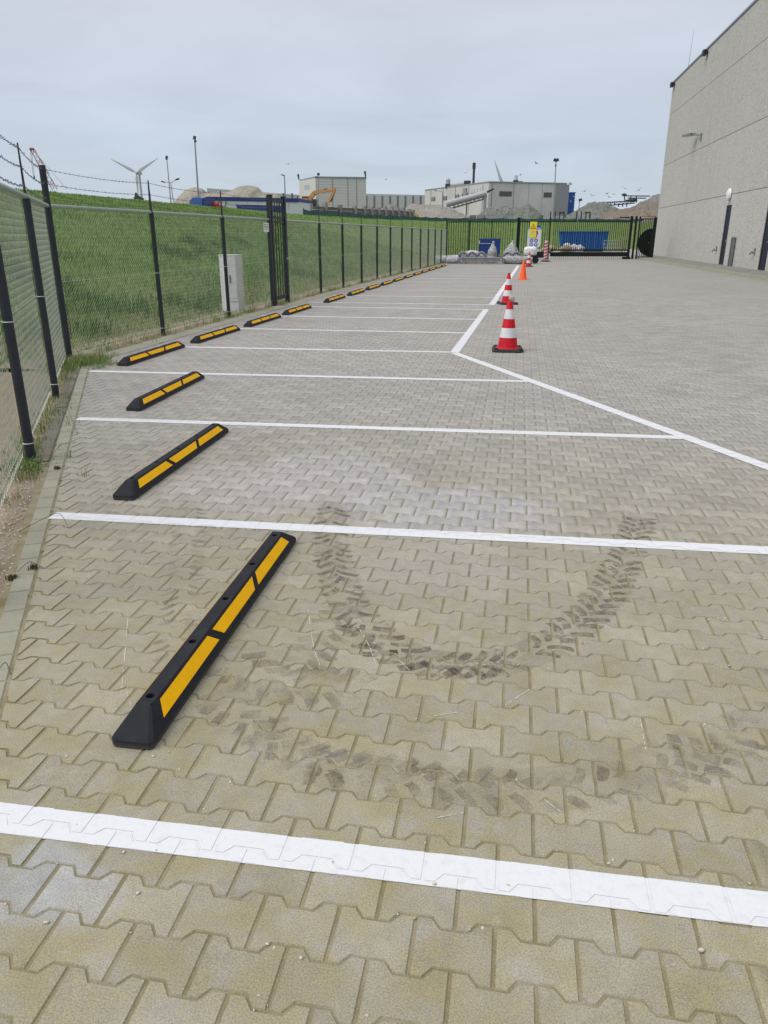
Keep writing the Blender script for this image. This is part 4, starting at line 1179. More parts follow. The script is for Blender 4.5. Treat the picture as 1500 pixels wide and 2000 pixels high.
# ---- red-white delineator post
p = gr(1065, 511); top = at(1068, 470, p.y)
dl = thing('delineator_post', 'leaning pink and white striped warning post in front of the sliding gate', 'post', (p.x, p.y, 0))
ax = (top - Vector((p.x, p.y, 0)))
M_FRED = mat('faded_red', (.42, .06, .075), .5, .3); M_FWHT = mat('faded_white', (.62, .58, .60), .5, .3)
B().tube((p.x, p.y, .03), top, .14, .12, 16).build('tube', M_FWHT, dl)
n_ = 6
for k in range(n_):
    bb = B(); seg = 12; q0, q1 = [], []
    for i in range(seg + 1):
        t_ = -math.pi + math.pi * 2 * i / seg
        zf = (k + .25 + .55 * (math.sin(t_ / 2 + 0) * .9 + .5)) / (n_ + .7)
        zf1 = zf + .088
        for lst, z_ in ((q0, zf), (q1, zf1)):
            z_ = min(.985, max(.015, z_)); r_ = lerp(.14, .12, z_) + .004
            c = Vector((p.x, p.y, .03)).lerp(top, z_); lst.append(c + Vector((r_ * math.sin(t_), -r_ * math.cos(t_), 0)))
    for i in range(seg): bb.add([q0[i], q0[i + 1], q1[i + 1], q1[i]], [(0, 1, 2, 3)], True)
    bb.build('red_stripe', M_FRED, dl)
B().lathe([(.34, 0), (.34, .04), (.2, .09), (.15, .09)], 20, (p.x, p.y, 0)).build('base', M_CONEBASE, dl)

# ------------------------------------------------------------------ wrapped goods
M_ALU = mat('aluminium_profile', (.30, .31, .33), .35, .5, .5, .2, 3); M_TIMB = mat('timber_bearer', (.36, .30, .20), .85, .2); M_BLUEB = mat('blue_board', (.012, .045, .19), .55, .3, 0, .2, 2)
GYd = 48.2
def gx_(u, Y): return at(u, 505, Y).x
def zz_at(v, Y, u=950): return max(0., at(u, v, Y).z)
x0_, x1_ = gx_(897, GYd), gx_(984, GYd)
pb = thing('profile_bundle', 'long grey bundle of metal profiles lying on bearers at the end of the bays', 'bundle', ((x0_ + x1_) / 2, GYd, 0))
for r_ in range(2):
    for k in range(4):
        o = B().box(((x0_ + x1_) / 2 + random.uniform(-.06, .06), GYd + .13 * k, .17 + r_ * .13), (x1_ - x0_, .12, .12)).build('profile', M_ALU, pb)
for t_ in (.12, .5, .83): B().box((lerp(x0_, x1_, t_), GYd + .2, .045), (.12, .7, .10)).build('bearer', M_TIMB, pb)
B().box(((x0_ + x1_) / 2, GYd + .2, .372), (x1_ - x0_ - .1, .62, .02)).build('top_sheet', M_WRAP, pb)
for t_ in (.06, .94): B().box((lerp(x0_, x1_, t_), GYd + .2, .245), (.06, .66, .285)).build('strap', M_WRAP, pb)
def roll(name, label, u0, u1, v, r_, Y, m_=M_WRAP):
    xa, xb = gx_(u0, Y), gx_(u1, Y); b_ = B(); n1, n2 = 26, 16; vs = []
    for i in range(n1 + 1):
        t_ = i / n1; x = lerp(xa, xb, t_); rr = r_ * (1 if .06 < t_ < .94 else .75)
        for j in range(n2):
            a = 2 * math.pi * j / n2; k = rr * (1 + .16 * mnoise.noise((x * 1.6, math.cos(a) * 1.2, math.sin(a) * 1.2 + v)))
            vs.append((x, Y + k * math.cos(a), max(.0, r_ * .96 + k * math.sin(a))))
    b_.add(vs, [(i * n2 + j, i * n2 + (j + 1) % n2, (i + 1) * n2 + (j + 1) % n2, (i + 1) * n2 + j) for i in range(n1) for j in range(n2)], True)
    b_.add([vs[j] for j in range(n2)], [tuple(range(n2))]); b_.add([vs[n1 * n2 + j] for j in range(n2)], [tuple(reversed(range(n2)))])
    o = b_.build(name, m_); tag(o, label, 'bundle'); return o
M_WRAPW = mat('white_plastic_wrap', (.50, .51, .55), .35, .4, 0, .5, 5, .8, 12)
roll('wrapped_roll', 'white plastic wrapped roll lying at the far left end of the bays', 851, 873, 508, .24, 49.6, M_WRAPW)
roll('wrapped_roll', 'white plastic wrapped roll touching the end of the profile bundle', 872, 896, 507, .25, 49.0, M_WRAPW)
roll('wrapped_bundle', 'plastic wrapped long bundle on the right, behind the orange cone', 983, 1040, 509, .24, 48.6)
M_COIL = mat('grey_coil', (.25, .26, .28), .4, .5, .2, .35, 5)
for i, (u, lab) in enumerate(((904, 'leftmost wrapped grey coil standing behind the profile bundle'), (922, 'second wrapped grey coil from the left behind the profile bundle'), (940, 'third wrapped grey coil from the left, below the blue board'), (991, 'wrapped grey coil under the right wrapped machine'), (1008, 'rightmost wrapped grey coil behind the wrapped bundle'))):
    Yc = 49.6; cx = gx_(u, Yc); b_ = B(); R0, r2 = .25, .055; n1, n2 = 22, 10; vs = []
    for k in range(n1):
        a = 2 * math.pi * k / n1
        for j in range(n2):
            c_ = 2 * math.pi * j / n2; rr = R0 + r2 * math.cos(c_)
            vs.append((cx + rr * math.cos(a), Yc + r2 * 1.6 * math.sin(c_), .40 + rr * math.sin(a)))
    b_.add(vs, [(k * n2 + j, ((k + 1) % n1) * n2 + j, ((k + 1) % n1) * n2 + (j + 1) % n2, k * n2 + (j + 1) % n2) for k in range(n1) for j in range(n2)], True)
    t_ = thing('wrapped_coil', lab, 'coil', (cx, Yc, 0), 0, 'wrapped coils')
    b_.build('coil', M_COIL, t_); lump('core', (cx + .02, Yc, .38), (.20, .10, .19), M_WRAP, i, .55, 3.2, t_)
    B().box((cx, Yc, .055), (.5, .5, .11)).build('pallet', M_TIMB, t_)
fp = thing('covered_stack', 'flat white wrapped stack of panels with a bulging top, left of the blue board', 'stack', (gx_(921, 50.6), 50.6, 0))
B().box((gx_(921, 50.6), 50.6, .57), (1.25, .9, .11)).build('panel_stack', M_WRAPW, fp); lump('bulging_cover', (gx_(922, 50.6), 50.6, .60), (.48, .4, .14), M_WRAPW, 3, .2, 2, fp, 0)
B().box((gx_(921, 50.6), 50.75, .26), (1.05, .6, .50)).build('crate', M_TIMB, fp)
bx = thing('blue_board', 'dark blue upright boards standing behind the wrapped machines', 'board', (gx_(956, 52.4), 52.4, 0))
p0, p1 = at(935, 497, 52.4), at(977.5, 466, 52.4)
B().box(((p0.x + p1.x) / 2, 52.4, (p1.z + .5) / 2), (p1.x - p0.x, .05, p1.z - .5)).build('panel', M_BLUEB, bx)
B().box(((p0.x + p1.x) / 2 - .25, 52.36, p1.z - .30), (p1.x - p0.x - .5, .012, .035)).build('pale_strip', M_WRAPW, bx)
for t_ in (.08, .92): B().box((lerp(p0.x, p1.x, t_), 52.45, p1.z / 2 - .05), (.08, .04, p1.z - .1)).build('leg', M_BLUEB, bx)
B().box((p0.x + .02, 52.34, p1.z - .22), (.06, .04, .22)).build('white_tag', M_WRAPW, bx)
def cover(label, u0, u1, vt, Y, skew, seed):
    """pointed machine under clear plastic"""
    xa, xb = gx_(u0, Y), gx_(u1, Y); cx = (xa + xb) / 2; hw = (xb - xa) / 2; zt = at((u0 + u1) / 2, vt, Y).z
    t_ = thing('wrapped_machine', label, 'machine', (cx, Y, 0))
    b_ = B(); nu, nv2 = 30, 14; vs = []
    for j in range(nv2 + 1):
        f = j / nv2; z = .22 + (zt - .22) * f; k = .97 * (max(0, 1 - f) ** .62) * (1.02 - .10 * math.sin(f * 9)) + .03
        for i in range(nu):
            a = 2 * math.pi * i / nu; q_ = 1 + .20 * mnoise.noise((math.cos(a) * 1.5 + seed, math.sin(a) * 1.5, f * 3)) + .10 * mnoise.noise((math.cos(a) * 5, math.sin(a) * 5 + seed, f * 8))
            vs.append((cx + skew * hw * f + hw * k * q_ * math.cos(a), Y + .5 * k * q_ * math.sin(a), z))
    b_.add(vs, [(j * nu + i, j * nu + (i + 1) % nu, (j + 1) * nu + (i + 1) % nu, (j + 1) * nu + i) for j in range(nv2) for i in range(nu)], True)
    b_.add([vs[nv2 * nu + i] for i in range(nu)], [tuple(range(nu))])
    b_.build('plastic_cover', M_WRAP, t_); B().box((cx, Y, .12), (hw * 1.7, .8, .22)).build('pallet_base', M_COIL, t_)
    B().tube((cx + skew * hw, Y, zt - .06), (cx + skew * hw + .05, Y, zt + .08), .05, .09, 8).build('tied_tip', M_WRAPW, t_)
cover('plastic wrapped machine standing in front of the dark blue boards', 949, 972, 474, 49.9, .1, 2.)
cover('plastic wrapped machine leaning wide, right of the blue boards', 979, 1014, 473, 50.0, .15, 7.)
Yw = 49.9
wb = thing('wrapped_drum', 'white crumpled sack on a black wheeled base below the safety board', 'sack', (gx_(1035, Yw), Yw, 0))
lump('sack', (gx_(1035, Yw), Yw, .71), (.40, .34, .27), M_WHITE, 9, .10, 3., wb, boxy=4)
B().box((gx_(1036, Yw), Yw, .30), (.75, .6, .3)).build('base', M_BLACK, wb)
for sx in (-.28, .30): B().tube((gx_(1036, Yw) + sx, Yw - .34, .2), (gx_(1036, Yw) + sx, Yw - .22, .2), .2, .2, 18).build('wheel', M_RUBBER, wb)

# ------------------------------------------------------------------ footpath along the building, and the building
fpth = B(); ysf = [0, 15, 31.6, 50, 62, 68.4]
for a, c in zip(ysf[:-1], ysf[1:]):
    fpth.hexa([(kerbx(a) + .16, a, -.02), (wallx(a) + .3, a, -.02), (wallx(c) + .3, c, -.02), (kerbx(c) + .16, c, -.02)], [(kerbx(a) + .16, a, .11), (wallx(a) + .3, a, .115), (wallx(c) + .3, c, .115), (kerbx(c) + .16, c, .11)])
ftp = struct(fpth.build('footpath', M_FOOTP))
y = 26.
while y < 66:
    b_ = B(); y1 = y + .985; a, c = kerbx(y), kerbx(y1)
    b_.hexa([(a, y, -.02), (a + .15, y, -.02), (c + .15, y1, -.02), (c, y1, -.02)], [(a + .02, y, .118), (a + .15, y, .12), (c + .15, y1, .12), (c + .02, y1, .118)])
    b_.build('kerb_stone', M_KERB, ftp); y += 1.0
B().hexa([(kerbx(0), 0, -.02), (kerbx(0) + .15, 0, -.02), (kerbx(26) + .15, 25.98, -.02), (kerbx(26), 25.98, -.02)], [(kerbx(0) + .02, 0, .118), (kerbx(0) + .15, 0, .12), (kerbx(26) + .15, 25.98, .12), (kerbx(26) + .02, 25.98, .118)]).build('kerb_run', M_KERB, ftp)
# gutter line in front of the kerb
for a, c in zip(ysf[:-1], ysf[1:]): B().add([(kerbx(a) - .3, a, .004), (kerbx(a) - .01, a, .004), (kerbx(c) - .01, c, .004), (kerbx(c) - .3, c, .004)], [(0, 1, 2, 3)]).build('gutter', M_KERB, ftp)

wh = thing('warehouse', 'tall pale pebble concrete warehouse wall on the right', 'building', (wallx(40), 40, 0))
YS_, YE_ = 4.0, WY0
courses = [(.05, 3.71), (3.72, 6.85), (6.86, 10.46), (10.47, 12.70)]
dY0, dY1, dZ = 45.60, 46.70, 3.17; eY0, eY1 = 38.15, 39.30
def wpt(y, z, o_=0.): return Vector((wallx(y) + o_, y, z))
for i, (z0, z1) in enumerate(courses):
    b_ = B()
    if i == 0: segs = [(YS_, eY0, z0, z1), (eY1, dY0, z0, z1), (dY1, YE_, z0, z1), (eY0, eY1, dZ - .05, z1), (dY0, dY1, dZ, z1)]
    else: segs = [(YS_, YE_, z0, z1)]
    for ya, yb, za, zb in segs:
        zb_ = zb - .018
        b_.hexa([wpt(ya, za), wpt(ya, za, .25), wpt(yb, za, .25), wpt(yb, za)][::-1], [wpt(ya, zb_), wpt(ya, zb_, .25), wpt(yb, zb_, .25), wpt(yb, zb_)][::-1])
    b_.build('wall_panel', M_WALL, wh)
B().hexa([wpt(YS_ + .05, .0, .06), wpt(YS_ + .05, .0, 22), wpt(YE_ - .05, .0, 22), wpt(YE_ - .05, .0, .06)], [wpt(YS_ + .05, 12.6, .06), wpt(YS_ + .05, 12.6, 22), wpt(YE_ - .05, 12.6, 22), wpt(YE_ - .05, 12.6, .06)]).build('core', M_JOINT, wh)
B().hexa([wpt(YS_, 12.685, -.05), wpt(YS_, 12.685, .3), wpt(YE_ + .05, 12.685, .3), wpt(YE_ + .05, 12.685, -.05)], [wpt(YS_, 12.80, -.05), wpt(YS_, 12.80, .3), wpt(YE_ + .05, 12.80, .3), wpt(YE_ + .05, 12.80, -.05)]).build('coping', M_COPING, wh)
def door(y0, y1, z1, name='door'):
    o = B().hexa([wpt(y0 + .012, .12, .05), wpt(y0 + .012, .12, .056), wpt(y1 - .012, .12, .056), wpt(y1 - .012, .12, .05)], [wpt(y0 + .012, z1 - .02, .05), wpt(y0 + .012, z1 - .02, .056), wpt(y1 - .012, z1 - .02, .056), wpt(y1 - .012, z1 - .02, .05)]).build(name, M_DOOR, wh)
    h_ = B(); h_.box(wpt(y0 + .16, 1.35, .02), (.03, .03, .18)); h_.tube(wpt(y0 + .16, 1.35, .01), wpt(y0 + .34, 1.35, .005), .014, .014, 8); h_.build('handle', M_GALV, o)
    f_ = B(); 
    for ya, yb, za, zb in ((y0 + .002, y0 + .05, .12, z1 - .03), (y1 - .05, y1 - .002, .12, z1 - .03), (y0 + .05, y1 - .05, z1 - .07, z1 - .022)):
        f_.hexa([wpt(ya, za, .03), wpt(ya, za, .049), wpt(yb, za, .049), wpt(yb, za, .03)], [wpt(ya, zb, .03), wpt(ya, zb, .049), wpt(yb, zb, .049), wpt(yb, zb, .03)])
    f_.build('frame', M_DOOR, o)
door(dY0, dY1, dZ); door(eY0, eY1, dZ - .05)
# fittings on the wall
def on_wall(name, label, cat, y, z): return thing(name, label, cat, wpt(y, z))
w1 = on_wall('wall_lamp', 'grey wall lamp on a bracket arm high on the warehouse wall', 'lamp', 55.6, 7.55)
B().box(wpt(55.6, 7.52, -.04), (.08, .25, .40)).build('wall_plate', M_LAMPG, w1)
B().tube(wpt(55.7, 7.66, -.05), wpt(56.6, 7.78, -.35), .05, .045, 8).build('arm', M_LAMPG, w1)
hd = B(); hd.box(wpt(57.2, 7.82, -.5), (.38, 1.0, .13), Matrix.Rotation(.35, 3, 'Z')); hd.build('lamp_head', M_LAMPG, w1); B().box(wpt(57.2, 7.745, -.5), (.3, .8, .015), Matrix.Rotation(.35, 3, 'Z')).build('lamp_glass', M_WHITE, w1)
w2 = on_wall('bulkhead_light', 'round white bulkhead light above the dark door', 'lamp', 46.25, 3.70)
bb = B(); prof = [(.0, 0), (.30, 0.02), (.32, .06), (.28, .14), (.16, .19), (.01, .2)]
n_ = 20; vs = []
for r_, h_ in prof:
    for i in range(n_): a = 2 * math.pi * i / n_; vs.append(wpt(46.25, 3.70) + Vector((-h_, r_ * math.cos(a) * 1.1, r_ * math.sin(a))))
bb.add(vs, [(k * n_ + i, k * n_ + (i + 1) % n_, (k + 1) * n_ + (i + 1) % n_, (k + 1) * n_ + i) for k in range(len(prof) - 1) for i in range(n_)], True); bb.build('shade', M_WHITE, w2)
B().box(wpt(46.25, 3.36, -.06), (.10, .16, .16)).build('sensor', M_WHITE, w2)
pp = thing('protection_post', 'grey steel channel post standing against the wall right of the dark door', 'post', wpt(43.85, .11, -.12))
bb = B(); bb.box(wpt(43.85, .81, -.06), (.02, .30, 1.42)); bb.box(wpt(43.71, .81, -.12), (.12, .02, 1.42)); bb.box(wpt(43.99, .81, -.12), (.12, .02, 1.42)); bb.build('channel', M_LAMPG, pp)
B().box(wpt(43.85, 1.53, -.10), (.16, .34, .02)).build('top_plate', M_LAMPG, pp)
for y_, lab in ((47.5, 'small water tap on the wall left of the dark door'), (40.1, 'small water tap on the wall left of the right-hand door')):
    tp = on_wall('wall_tap', lab, 'tap', y_, .86); 
    B().box(wpt(y_, .92, -.02), (.05, .16, .28)).build('tap_plate', M_LAMPG, tp); B().tube(wpt(y_, .86, 0), wpt(y_ + .05, .85, -.20), .04, .035, 8).build('spout', M_LAMPG, tp); B().tube(wpt(y_ + .05, .85, -.20), wpt(y_ + .05, .75, -.21), .035, .03, 8).build('outlet', M_LAMPG, tp)
    B().tube(wpt(y_ - .05, .92, -.14), wpt(y_ + .14, .92, -.14), .022, .022, 8).build('tap_lever', M_LAMPG, tp)
for y_, lab in ((57.1, 'dark floodlight box under the roof edge midway along the wall'), (67.9, 'dark floodlight box under the roof edge at the far corner')):
    fl = on_wall('floodlight', lab, 'lamp', y_, 12.5); B().box(wpt(y_, 12.48, -.20), (.22, .5, .30)).build('housing', M_POST, fl); B().box(wpt(y_, 12.50, -.045), (.07, .2, .2)).build('bracket', M_POST, fl)
an, an2 = at(1344, 128, 66), at(1355, 60, 66)
aa = thing('antenna', 'thin whip antenna rising from the warehouse roof', 'antenna', (an.x, 66, 12.6))
B().tube((an.x, 66, 12.6), (an2.x, 66, an2.z), .02, .01, 6).build('rod', M_GALV, aa); B().lathe([(.12, 0), (.12, .06), (.03, .12)], 12, (an.x, 66, 12.58)).build('base', M_GALV, aa)

# ------------------------------------------------------------------ on and behind the dike
PLZ = CRZ - .33
# windbreak netting along the crest
M_NET = mat('green_windbreak_net', (.055, .125, .118), .85, .2, 0, .3, 1.2)
cpts = []
for (ax_, ay_, _), (bx_, by_, _) in zip(CREST[1:-1], CREST[2:]):
    L_ = math.hypot(bx_ - ax_, by_ - ay_); n_ = max(1, int(L_ / 3.2))
    for k in range(n_): cpts.append((lerp(ax_, bx_, k / n_), lerp(ay_, by_, k / n_)))
cpts = [(x, y) for x, y in cpts if y > 83 and x < 40]
wb_ = thing('windbreak_fence', 'dark green windbreak netting on posts along the dike crest', 'fence', (cpts[0][0], cpts[0][1], CRZ))
b_ = B(); prev = None
for i, (x, y) in enumerate(cpts):
    B().tube((x, y + .05, CRZ - .3), (x, y + .05, CRZ + .62), .045, .045, 6).build('post', M_POST, wb_)
for a, c in zip(cpts[:-1], cpts[1:]):
    for k in range(4):
        q0 = Vector((*a, 0)).lerp(Vector((*c, 0)), k / 4); q1 = Vector((*a, 0)).lerp(Vector((*c, 0)), (k + 1) / 4)
        h0 = .52 - .12 * math.sin(math.pi * k / 4) + .05 * mnoise.noise((q0.x, q0.y, 0)); h1 = .52 - .12 * math.sin(math.pi * (k + 1) / 4) + .05 * mnoise.noise((q1.x, q1.y, 0))
        b_.hexa([(q0.x, q0.y - .01, CRZ - .2), (q1.x, q1.y - .01, CRZ - .2), (q1.x, q1.y + .01, CRZ - .2), (q0.x, q0.y + .01, CRZ - .2)], [(q0.x, q0.y - .01, CRZ + h0), (q1.x, q1.y - .01, CRZ + h1), (q1.x, q1.y + .01, CRZ + h1), (q0.x, q0.y + .01, CRZ + h0)])
b_.build('netting', M_NET, wb_)

# rubble and sand heaps
def heap(name, label, prof, Y, hd_, m_, amp=.25, fr=.6, nx=70, ny=20, cat='heap'):
    P_ = [at(u, v, Y) for u, v in prof]; xs = [p.x for p in P_]; zs = [p.z for p in P_]
    V_ = np.zeros((ny + 1, nx + 1, 3))
    for j in range(ny + 1):
        t_ = -1 + 2 * j / ny
        for i in range(nx + 1):
            x = lerp(xs[0], xs[-1], i / nx); R_ = float(np.interp(x, xs, zs)) - PLZ
            edge = min(1, i / 4, (nx - i) / 4)
            R_ = max(0, R_) * (.25 + .75 * edge)
            w_ = hd_ * (.45 + .55 * R_ / (max(zs) - PLZ))
            f = max(0, 1 - abs(t_) ** 1.25)
            z = R_ * f + (amp * mnoise.noise((x * fr, t_ * hd_ * fr, 3)) + amp * .6 * mnoise.noise((x * fr * 3, t_ * hd_ * fr * 3, 7))) * min(1, f * 3) * min(1, edge + .2)
            V_[j, i] = (x, Y + t_ * w_, PLZ - .15 + z)
    ix = np.arange((ny + 1) * (nx + 1)).reshape(ny + 1, nx + 1)
    q_ = np.stack([ix[:-1, :-1], ix[:-1, 1:], ix[1:, 1:], ix[1:, :-1]], -1).reshape(-1, 4)
    o = npmesh(name, V_.reshape(-1, 3), q_, m_); return tag(o, label, cat)
M_SAND = m_rubble('sand_heap', (.33, .305, .255), (.38, .355, .30), (.31, .285, .24), .8)
M_GRAV = m_rubble('pale_gravel', (.33, .31, .275), (.41, .38, .345), (.32, .295, .265), 1.6)
M_RUB = m_rubble('green_grey_rubble', (.15, .165, .14), (.31, .325, .29), (.20, .22, .19), 2.4)
M_RUBB = m_rubble('brown_rubble', (.20, .16, .125), (.33, .28, .23), (.25, .22, .19), 2.)
M_RUBG = m_rubble('grey_gravel', (.21, .21, .205), (.32, .32, .31), (.24, .24, .235), 2.)
heap('sand_mound', 'pale brown sand mound with a rounded top behind the blue roofed shed', [(340, 396), (352, 382), (366, 368), (380, 364), (395, 366), (404, 374), (418, 373), (440, 373), (456, 368), (468, 362), (490, 360.5), (503, 363), (512, 372), (525, 374), (545, 378), (565, 394)], 135, 12, M_SAND, .22)
heap('gravel_mound', 'pale pinkish gravel mound left of the factory conveyor', [(782, 420), (795, 401), (808, 396.5), (830, 398), (862, 399), (885, 407), (905, 416), (925, 424)], 152, 10, M_GRAV, .2)
heap('rubble_mound', 'small dark gravel mound in front of the colonnaded hall', [(742, 410), (752, 400), (762, 395.5), (775, 401), (788, 412)], 158, 7, M_RUBG, .2)
heap('rubble_mound', 'green grey rubble mound in front of the factory block', [(928, 424), (945, 409), (955, 403), (985, 399.5), (1004, 405), (1020, 401), (1034, 397), (1048, 408), (1064, 420)], 152, 9, M_RUB, .35, .8)
heap('rubble_mound', 'large green grey rubble mound right of the blue tower', [(1098, 424), (1120, 412), (1138, 402), (1153, 393), (1175, 391.5), (1190, 397), (1205, 404), (1235, 420)], 160, 11, M_RUB, .35, .8)
heap('rubble_mound', 'brown rubble mound next to the warehouse corner', [(1155, 430), (1180, 416), (1196, 409), (1222, 405), (1245, 402), (1258, 396), (1285, 395), (1330, 392), (1370, 400), (1400, 425)], 151, 9, M_RUBB, .4, .8)
heap('gravel_mound', 'tall grey gravel mound behind the brown rubble', [(1215, 412), (1240, 400), (1262, 388), (1275, 381), (1290, 377), (1330, 372), (1360, 385), (1400, 415)], 172, 11, M_RUBG, .3, .7)

# buildings far behind
M_HALL = mat('pale_hall_cladding', (.52, .515, .515), .7, .3, 0, .05, .15); M_HALL2 = mat('warm_hall_cladding', (.55, .54, .51), .7, .3, 0, .05, .15)
M_SEAM = mat('dark_seam', (.19, .19, .20), .7, .3); M_FACT = mat('factory_concrete', (.52, .51, .51), .85, .2, 0, .14, .18); M_FGREY = mat('factory_grey_cladding', (.26, .27, .295), .6, .3, 0, .06, .2)
M_FBLUE = mat('factory_blue_cladding', (.035, .105, .36), .55, .3, 0, .1, .3); M_LOUV = mat('louvre_grey', (.11, .105, .10), .7, .2); M_STEELD = mat('dark_steel', (.05, .052, .055), .6, .3, 0, .2, 1); M_STEELL = mat('pale_steel', (.36, .38, .40), .5, .4, .1, .1, 1)
def wallbetween(parent, p0, p1, zt, m_, name, zb=None, th=.3):
    zb = PLZ - .3 if zb is None else zb
    d_ = Vector((p1.x - p0.x, p1.y - p0.y, 0)); n_ = Vector((-d_.y, d_.x, 0)).normalized() * th
    bot = [Vector((p0.x, p0.y, zb)), Vector((p1.x, p1.y, zb)), Vector((p1.x, p1.y, zb)) + n_, Vector((p0.x, p0.y, zb)) + n_]
    return B().hexa(bot, [p + Vector((0, 0, zt - zb)) for p in bot]).build(name, m_, parent)
def onface(parent, p0, p1, u0, u1, v0, v1, m_, name, out_=.06, th=.12):
    """rectangle seen at u0..u1, v0..v1 standing on the facade p0-p1"""
    def hit(u, v):
        d_ = ray(u, v); dx_, dy_ = p1.x - p0.x, p1.y - p0.y
        t_ = (p0.x * dy_ - p0.y * dx_) / (d_[0] * dy_ - d_[1] * dx_); return Vector(CAMP + d_ * t_)
    a, c = hit(u0, v1), hit(u1, v0); c2 = hit(u1, v1)
    d_ = Vector((p1.x - p0.x, p1.y - p0.y, 0)).normalized(); n_ = Vector((-d_.y, d_.x, 0))
    if n_.y > 0: n_ = -n_
    bot = [Vector((a.x, a.y, a.z)), Vector((c2.x, c2.y, a.z)), Vector((c2.x, c2.y, a.z)), Vector((a.x, a.y, a.z))]
    bot[0] += n_ * out_; bot[1] += n_ * out_; bot[2] -= n_ * th; bot[3] -= n_ * th
    zt = hit((u0 + u1) / 2, v0).z
    return B().hexa(bot, [Vector((p.x, p.y, zt)) for p in bot]).build(name, m_, parent)
# big pale hall
A_, B_, C_ = at(585, 352.5, 211), at(617, 347, 200), at(715, 349.5, 204.5)
zt = B_.z
hl = thing('pale_hall', 'big pale windowless hall behind the orange excavator', 'building', (B_.x, B_.y, PLZ))
D_ = A_ + (C_ - B_)
B().hexa([Vector((p.x, p.y, PLZ - .3)) for p in (B_, C_, D_, A_)], [Vector((p.x, p.y, zt)) for p in (B_, C_, D_, A_)]).build('hall_block', M_HALL, hl)
wallbetween(hl, A_ + Vector((-.1, -.1, 0)), B_ + Vector((-.1, -.1, 0)), zt - .05, M_HALL2, 'gable_wall', th=.08)
for u in (650, 680, 697): onface(hl, B_, C_, u - .5, u + .5, 349, 404, M_SEAM, 'wall_seam')
for k in range(9): onface(hl, B_, C_, 618, 714.5, 354 + k * 5.6, 354.25 + k * 5.6, M_HALL2, 'cladding_rib', .05)
B().hexa([Vector((p.x, p.y, zt)) for p in (B_ + Vector((-.1, -.2, 0)), C_ + Vector((.2, -.2, 0)), D_, A_)], [Vector((p.x, p.y, zt + .3)) for p in (B_ + Vector((-.1, -.2, 0)), C_ + Vector((.2, -.2, 0)), D_, A_)]).build('roof_edge', M_FGREY, hl)
onface(hl, A_, B_, 596, 606, 361, 372, mat('faded_blue_logo', (.36, .43, .47), .7, .3), 'faded_panel', .14, .05)
for p in (A_, C_): B().tube((p.x, p.y - .5, zt + .2), (p.x - .2, p.y - .5, zt + 1.6), .12, .3, 8).build('roof_lamp', M_STEELD, hl)
# low hall with dark pilasters, right
E0, E1 = at(712, 378.5, 236), at(829, 381, 246)
lh = thing('colonnaded_hall', 'long low pale hall with dark upright openings right of the big hall', 'building', (E0.x, E0.y, PLZ))
B().hexa([(E0.x, E0.y, PLZ - .3), (E1.x, E1.y, PLZ - .3), (E1.x, E1.y + 25, PLZ - .3), (E0.x, E0.y + 25, PLZ - .3)], [(E0.x, E0.y, E0.z), (E1.x, E1.y, E0.z), (E1.x, E1.y + 25, E0.z), (E0.x, E0.y + 25, E0.z)]).build('hall_block', M_HALL, lh)
for u in (716, 731.2, 746.7, 761.8, 776.8, 791.7, 806.7, 821.2): onface(lh, E0, E1, u - 1.7, u + 1.7, 382.5, 406, M_SEAM, 'dark_opening', .08)
E2, E3 = at(404, 367.5, 190), at(584, 374.5, 225); zt3 = E2.z
lh2 = thing('low_hall', 'long low pale hall showing behind the sand mound', 'building', (E2.x, E2.y, PLZ))
B().hexa([(E2.x, E2.y, PLZ - .3), (E3.x, E3.y, PLZ - .3), (E3.x, E3.y + 20, PLZ - .3), (E2.x, E2.y + 20, PLZ - .3)], [(E2.x, E2.y, zt3), (E3.x, E3.y, zt3), (E3.x, E3.y + 20, zt3), (E2.x, E2.y + 20, zt3)]).build('hall_block', M_HALL, lh2)
for u in (538.5, 554, 571): onface(lh2, E2, E3, u - 1.6, u + 1.6, 377.5, 392, M_SEAM, 'dark_opening', .08)
# factory
FA, FB, FC, FD = at(830, 371, 197), at(955, 356.3, 170), at(1082, 360, 176.5), at(1107.5, 360.5, 178)
zf = FB.z
ft = thing('factory', 'wide pale factory with conveyor, dark louvres and grey end wall', 'building', (FB.x, FB.y, PLZ))
poly = [FA, FB, FC, FD, FD + Vector((1, 45, 0)), FA + Vector((10, 45, 0))]
B().hexa([Vector((p.x, p.y, PLZ - .3)) for p in poly], [Vector((p.x, p.y, zf)) for p in poly]).build('wall', M_FACT, ft)
B().hexa([Vector((p.x, p.y, zf)) + (Vector((0, -.15, 0)) if i < 4 else Vector((0, 0, 0))) for i, p in enumerate(poly)], [Vector((p.x, p.y, zf + .22)) + (Vector((0, -.15, 0)) if i < 4 else Vector((0, 0, 0))) for i, p in enumerate(poly)]).build('roof_edge', M_FGREY, ft)
onface(ft, FC, FD, 1082, 1107.4, 360.8, 420, M_FGREY, 'end_cladding', .08)
onface(ft, FB, FC, 975, 999, 373.7, 383.2, M_LOUV, 'louvre', .06); onface(ft, FB, FC, 1061.5, 1077, 376, 385.4, M_LOUV, 'louvre', .06)
for u, w_ in ((958.5, 1.1), (1001, .7), (1030, .25), (1056, .25)): onface(ft, FB, FC, u - w_ / 2, u + w_ / 2, 357.5, 418, M_SEAM if w_ > .6 else M_FGREY, 'wall_seam', .05)
for u in (841, 864.5, 888, 914, 941): onface(ft, FA, FB, u - .35, u + .35, 372 - (u - 830) * .118 + 1, 420, M_SEAM, 'wall_seam', .05)
